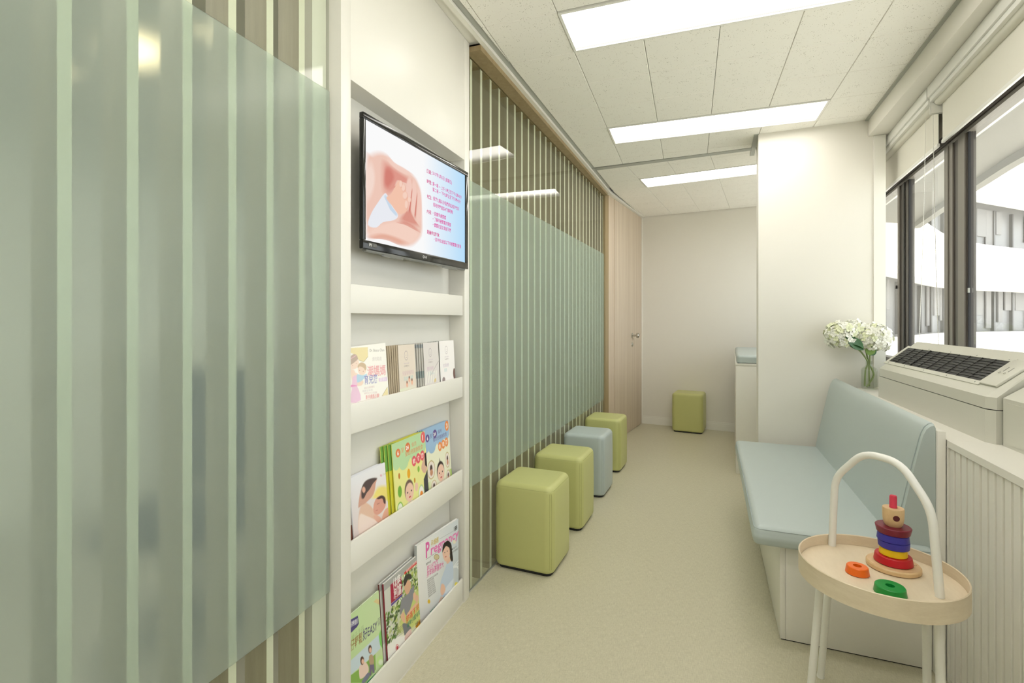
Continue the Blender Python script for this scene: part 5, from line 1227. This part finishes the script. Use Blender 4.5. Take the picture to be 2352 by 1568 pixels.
# ================================================================== ROLLER BLINDS
def wfr(name, parent, mat, s0, s1, x0, x1, z0, z1, b=0.0): return bx(name, parent, mat, x0, x1, s0, s1, z0, z1, b, M=WM)
def blind(label, s0, s1, chain=None):
    t = thing('roller_blind', label, 'roller blind', M=WM @ Matrix.Translation((-0.05, (s0 + s1) / 2, 2.0)), group='white roller blinds')
    wfr('cassette', t, 'white_metal', s0, s1, -0.100, -0.018, 2.245, 2.2995, 0.006)
    wfr('cassette_lip', t, 'white_metal', s0 + 0.004, s1 - 0.004, -0.092, -0.030, 2.222, 2.2445, 0.004)
    wfr('fabric', t, 'fabric', s0 + 0.02, s1 - 0.02, -0.0480, -0.0460, 2.036, 2.223)
    wfr('bottom_bar', t, 'white_metal', s0 + 0.02, s1 - 0.02, -0.053, -0.041, 2.020, 2.036, 0.002)
    obj('roller', MB().tube([tuple(WM @ Vector((-0.055, s0 + 0.01, 2.225))), tuple(WM @ Vector((-0.055, s1 - 0.01, 2.225)))], 0.022, 14), 'fabric', t, smooth=True)
    for s in (s0, s1 - 0.004): wfr('end_bracket', t, 'white_metal', s, s + 0.004, -0.085, -0.02, 2.17, 2.245)
    if chain:
        for (a, b_) in chain:
            pts = catmull([WM @ Vector((-0.060, a, 2.20)), WM @ Vector((-0.060, a + (b_ - a) * 0.25, 1.75)), WM @ Vector((-0.060, a + (b_ - a) * 0.6, 1.35)), WM @ Vector((-0.060, b_, 0.98))], 10)
            ch = obj('bead_chain', MB().tube(pts, 0.0011, 5), 'white_metal', t, smooth=True)
            beads = MB(); L = 0; step_ = 0.0085
            for p, q in zip(pts, pts[1:]):
                dd = (q - p).length
                while L < dd:
                    c_ = p + (q - p) * (L / dd); r_ = 0.0026
                    beads.add([c_ + Vector(v) * r_ for v in ((1, 0, 0), (-1, 0, 0), (0, 1, 0), (0, -1, 0), (0, 0, 1), (0, 0, -1))], [(0, 2, 4), (2, 1, 4), (1, 3, 4), (3, 0, 4), (2, 0, 5), (1, 2, 5), (3, 1, 5), (0, 3, 5)])
                    L += step_
                L -= dd
            tag(obj('bead', beads, 'white_metal', ch, smooth=True), kind='stuff')
    return t
def s_at(px, x=-0.06):
    d_ = ray(px, HYP); p0 = WM @ Vector((x, 0, 0)); u_ = WM.to_3x3() @ Vector((0, 1, 0))
    det = d_.x * (-u_.y) + u_.x * d_.y; t_ = (p0.x * (-u_.y) + u_.x * p0.y) / det
    return (d_.y * t_ - p0.y) / u_.y
sj = s_at(2128, -0.1)
blind('white roller blind rolled up beside the pillar', sj + 0.006, 0.16, chain=[(s_at(2126), s_at(2109)), (s_at(2143), s_at(2157))])
blind('white roller blind rolled up above the widest window pane', sj - 2.4, sj - 0.006)

# ================================================================== CHANGING TABLE beyond the pillar
XM = zframe((0.336, 4.281, 0), 4.0)
ct = thing('changing_table', 'white changing table with pale blue pad behind the pillar', 'changing table', M=XM)
def xb(name, mat, x0, x1, y0, y1, z0, z1, b=0.0, parent=ct): return bx(name, parent, mat, x0, x1, y0, y1, z0, z1, b, local=True)
xb('end_panel', 'laminate', 0.0, 0.50, 0.0, 0.018, 0.0, 0.845, 0.001); xb('side_panel', 'laminate', 0.001, 0.018, 0.0185, 1.33, 0.0, 0.845, 0.001)
xb('corner_post', 'laminate', 0.47, 0.50, 0.0185, 1.33, 0.0, 0.845); xb('table_top', 'laminate', -0.003, 0.505, -0.003, 1.335, 0.845, 0.862, 0.001)
pm = MB(); cushion(pm, 0.50, 1.32, 0.062, 0.03, 0.022, Matrix.Translation((0.255, 0.665, 0.864)), rb=0.01)
obj('pad', pm, 'blue_vinyl', ct, smooth=60, local=True)
obj('pad_painted_shade', MB().box(0.012, 0.49, 0.012, 1.31, 0.862, 0.866), 'black_base', ct, local=True)  # black sheet painted in as the shade below the pad

# ================================================================== TRAY TABLE
TC = Vector((0.503, 1.690)); TRAD = 0.197
tt = thing('tray_table', 'round birch tray table with white tubular handle and legs', 'side table', (TC.x, TC.y, 0))
def tmb(name, mb, mat, smooth=True, parent=tt): return obj(name, mb, mat, parent, smooth=smooth, local=True)
tmb('tray_floor', MB().lathe([(0.0005, 0.470), (TRAD - 0.0045, 0.470), (TRAD - 0.0045, 0.478), (0.0005, 0.478)], 72), 'birch', 40)
tmb('tray_rim', MB().lathe([(TRAD - 0.004, 0.452), (TRAD, 0.453), (TRAD, 0.508), (TRAD - 0.002, 0.510), (TRAD - 0.004, 0.508)], 72, close=True, cap=False), 'birch', 40)
HA, HB = at_z(1911, 1252, 0.478), at_z(2159, 1371, 0.478)
hp = []
hn = Vector((HB.x - HA.x, HB.y - HA.y, 0)).normalized(); nn = Vector((-hn.y, hn.x, 0))
corners = []
for q in ((1911, 1252), (1918, 1096), (1984, 1039), (2068, 1062), (2140, 1170), (2159, 1371)):
    d_ = ray(*q); t_ = Vector((HA.x, HA.y, 0)).dot(nn) / Vector((d_.x, d_.y, 0)).dot(nn)
    corners.append(Vector((d_.x * t_ - TC.x, d_.y * t_ - TC.y, CAMH + d_.z * t_)))
hp = [corners[0]]
for i in range(1, len(corners) - 1):
    c0, c1, c2 = corners[i - 1], corners[i], corners[i + 1]; r_ = 0.042
    p0 = c1 + (c0 - c1).normalized() * r_; p1 = c1 + (c2 - c1).normalized() * r_
    hp += [p0 * (1 - t) ** 2 + c1 * 2 * t * (1 - t) + p1 * t * t for t in (0, .17, .33, .5, .67, .83, 1)]
hp.append(corners[-1])
hp[0].z = 0.478; hp[-1].z = 0.478
tmb('handle', MB().tube(hp, 0.0105, 14), 'white_metal')
for top, bot in (((HA.x, HA.y), (0.413, 1.935)), ((0.372, 1.725), (0.338, 1.735)), ((HB.x - 0.004, HB.y), (0.602, 1.552)), ((0.634, 1.745), (0.655, 1.79))):
    b_ = Vector((bot[0] - TC.x, bot[1] - TC.y, 0.004)); a_ = Vector((top[0] - TC.x, top[1] - TC.y, 0.470))
    lg_ = tmb('leg', MB().tube([b_, a_], 0.0105, 14), 'white_metal')
    tmb('foot_cap', MB().lathe([(0.0115, 0.0), (0.0118, 0.006), (0.0105, 0.008)], 14, Matrix.Translation((b_.x, b_.y, 0))), 'white_metal', parent=lg_)

# ================================================================== STACKING TOY on the tray
tx, ty = 0.558, 1.750
def disc(name, label, mat, r0, r1, z0, z1, x, y, hole=0.0105, cat='toy ring', bev=0.0018, group='wooden stacking rings'):
    """r0 radius below, r1 radius above"""
    prof = [(hole, z0 + 0.0002), (r0 - bev, z0 + 0.0002), (r0, z0 + bev), (r1, z1 - bev), (r1 - bev, z1), (hole, z1)]
    t = bpy.data.objects.new(name, mesh(name, MB().lathe([(r, z - z0) for r, z in prof], 40, close=True, cap=False), mat, 35)); col.objects.link(t)
    t.location = (x, y, z0); return tag(t, label, cat, group)
base = thing('ring_stacker', 'round beech base with pink peg of the stacking toy on tray', 'toy', (tx, ty, 0.4782))
obj('plate', MB().lathe([(0.062, 0.0), (0.066, 0.003), (0.066, 0.012), (0.063, 0.0155), (0.0005, 0.0165)], 48), 'beech', base, smooth=35, local=True)
obj('peg', MB().lathe([(0.0092, 0.016), (0.0092, 0.206), (0.008, 0.2105), (0.0005, 0.212)], 20), 'toy_pink', base, smooth=35, local=True)
c = Canvas(Matrix.Translation((tx, ty, 0.4782)), lift=0.0158)
for i, (a0, a1) in enumerate(((2080, 2084), (2085.5, 2088), (2089.5, 2093), (2094.5, 2097), (2099, 2102), (2103, 2106))): c.line(a0, 1309.6 + (a0 - 2080) * 0.06, a1, 1309.8 + (a1 - 2080) * 0.06, 0.0022, (96, 66, 40))
c.build('burned_mark', base)
disc('toy_ring', 'red wooden ring at the bottom of the stacking toy', 'toy_red', 0.0475, 0.0445, 0.4950, 0.5170, tx, ty)
disc('toy_ring', 'yellow wooden ring on the red ring of the stacking toy', 'toy_yellow', 0.0345, 0.0325, 0.5172, 0.5385, tx, ty)
disc('toy_ring', 'lower blue wooden ring resting on the yellow ring', 'toy_blue', 0.0375, 0.0385, 0.5387, 0.5595, tx + 0.001, ty)
disc('toy_ring', 'upper blue wooden ring under the maroon ring', 'toy_blue', 0.0395, 0.0375, 0.5597, 0.5805, tx - 0.0005, ty)
disc('toy_ring', 'maroon wooden ring under the natural beech head', 'toy_maroon', 0.0405, 0.0440, 0.5807, 0.6010, tx, ty)
hd = thing('beech_figure', 'natural beech head piece with a round hole threaded on pink peg', 'toy', (tx, ty, 0.6012))
obj('head_block', MB().lathe([(0.0102, 0.0), (0.0190, 0.0), (0.0232, 0.007), (0.0258, 0.020), (0.0268, 0.050), (0.0255, 0.0525), (0.0102, 0.0525)], 36, close=True, cap=False), 'beech', hd, smooth=35, local=True)
pbr('toy_hole', srgb(86, 20, 26), 0.6)
ha = math.atan2(-ty, -tx) + R(16)
HM = Matrix.Translation((math.cos(ha) * 0.0255, math.sin(ha) * 0.0255, 0.029)) @ Matrix.Rotation(ha, 4, 'Z') @ Matrix.Rotation(R(90), 4, 'Y')
obj('eye_hole', MB().lathe([(0.0006, -0.004), (0.0072, -0.004), (0.0082, 0.0012), (0.0006, 0.0010)], 24, HM), 'toy_hole', hd, smooth=35, local=True)
disc('toy_ring', 'orange wooden ring lying loose on the tray', 'toy_orange', 0.0295, 0.0265, 0.4782, 0.5000, 0.449, 1.676, group=None)
disc('toy_ring', 'green wooden ring lying loose on the tray', 'toy_green', 0.0365, 0.0340, 0.4782, 0.5000, 0.497, 1.580, group=None)
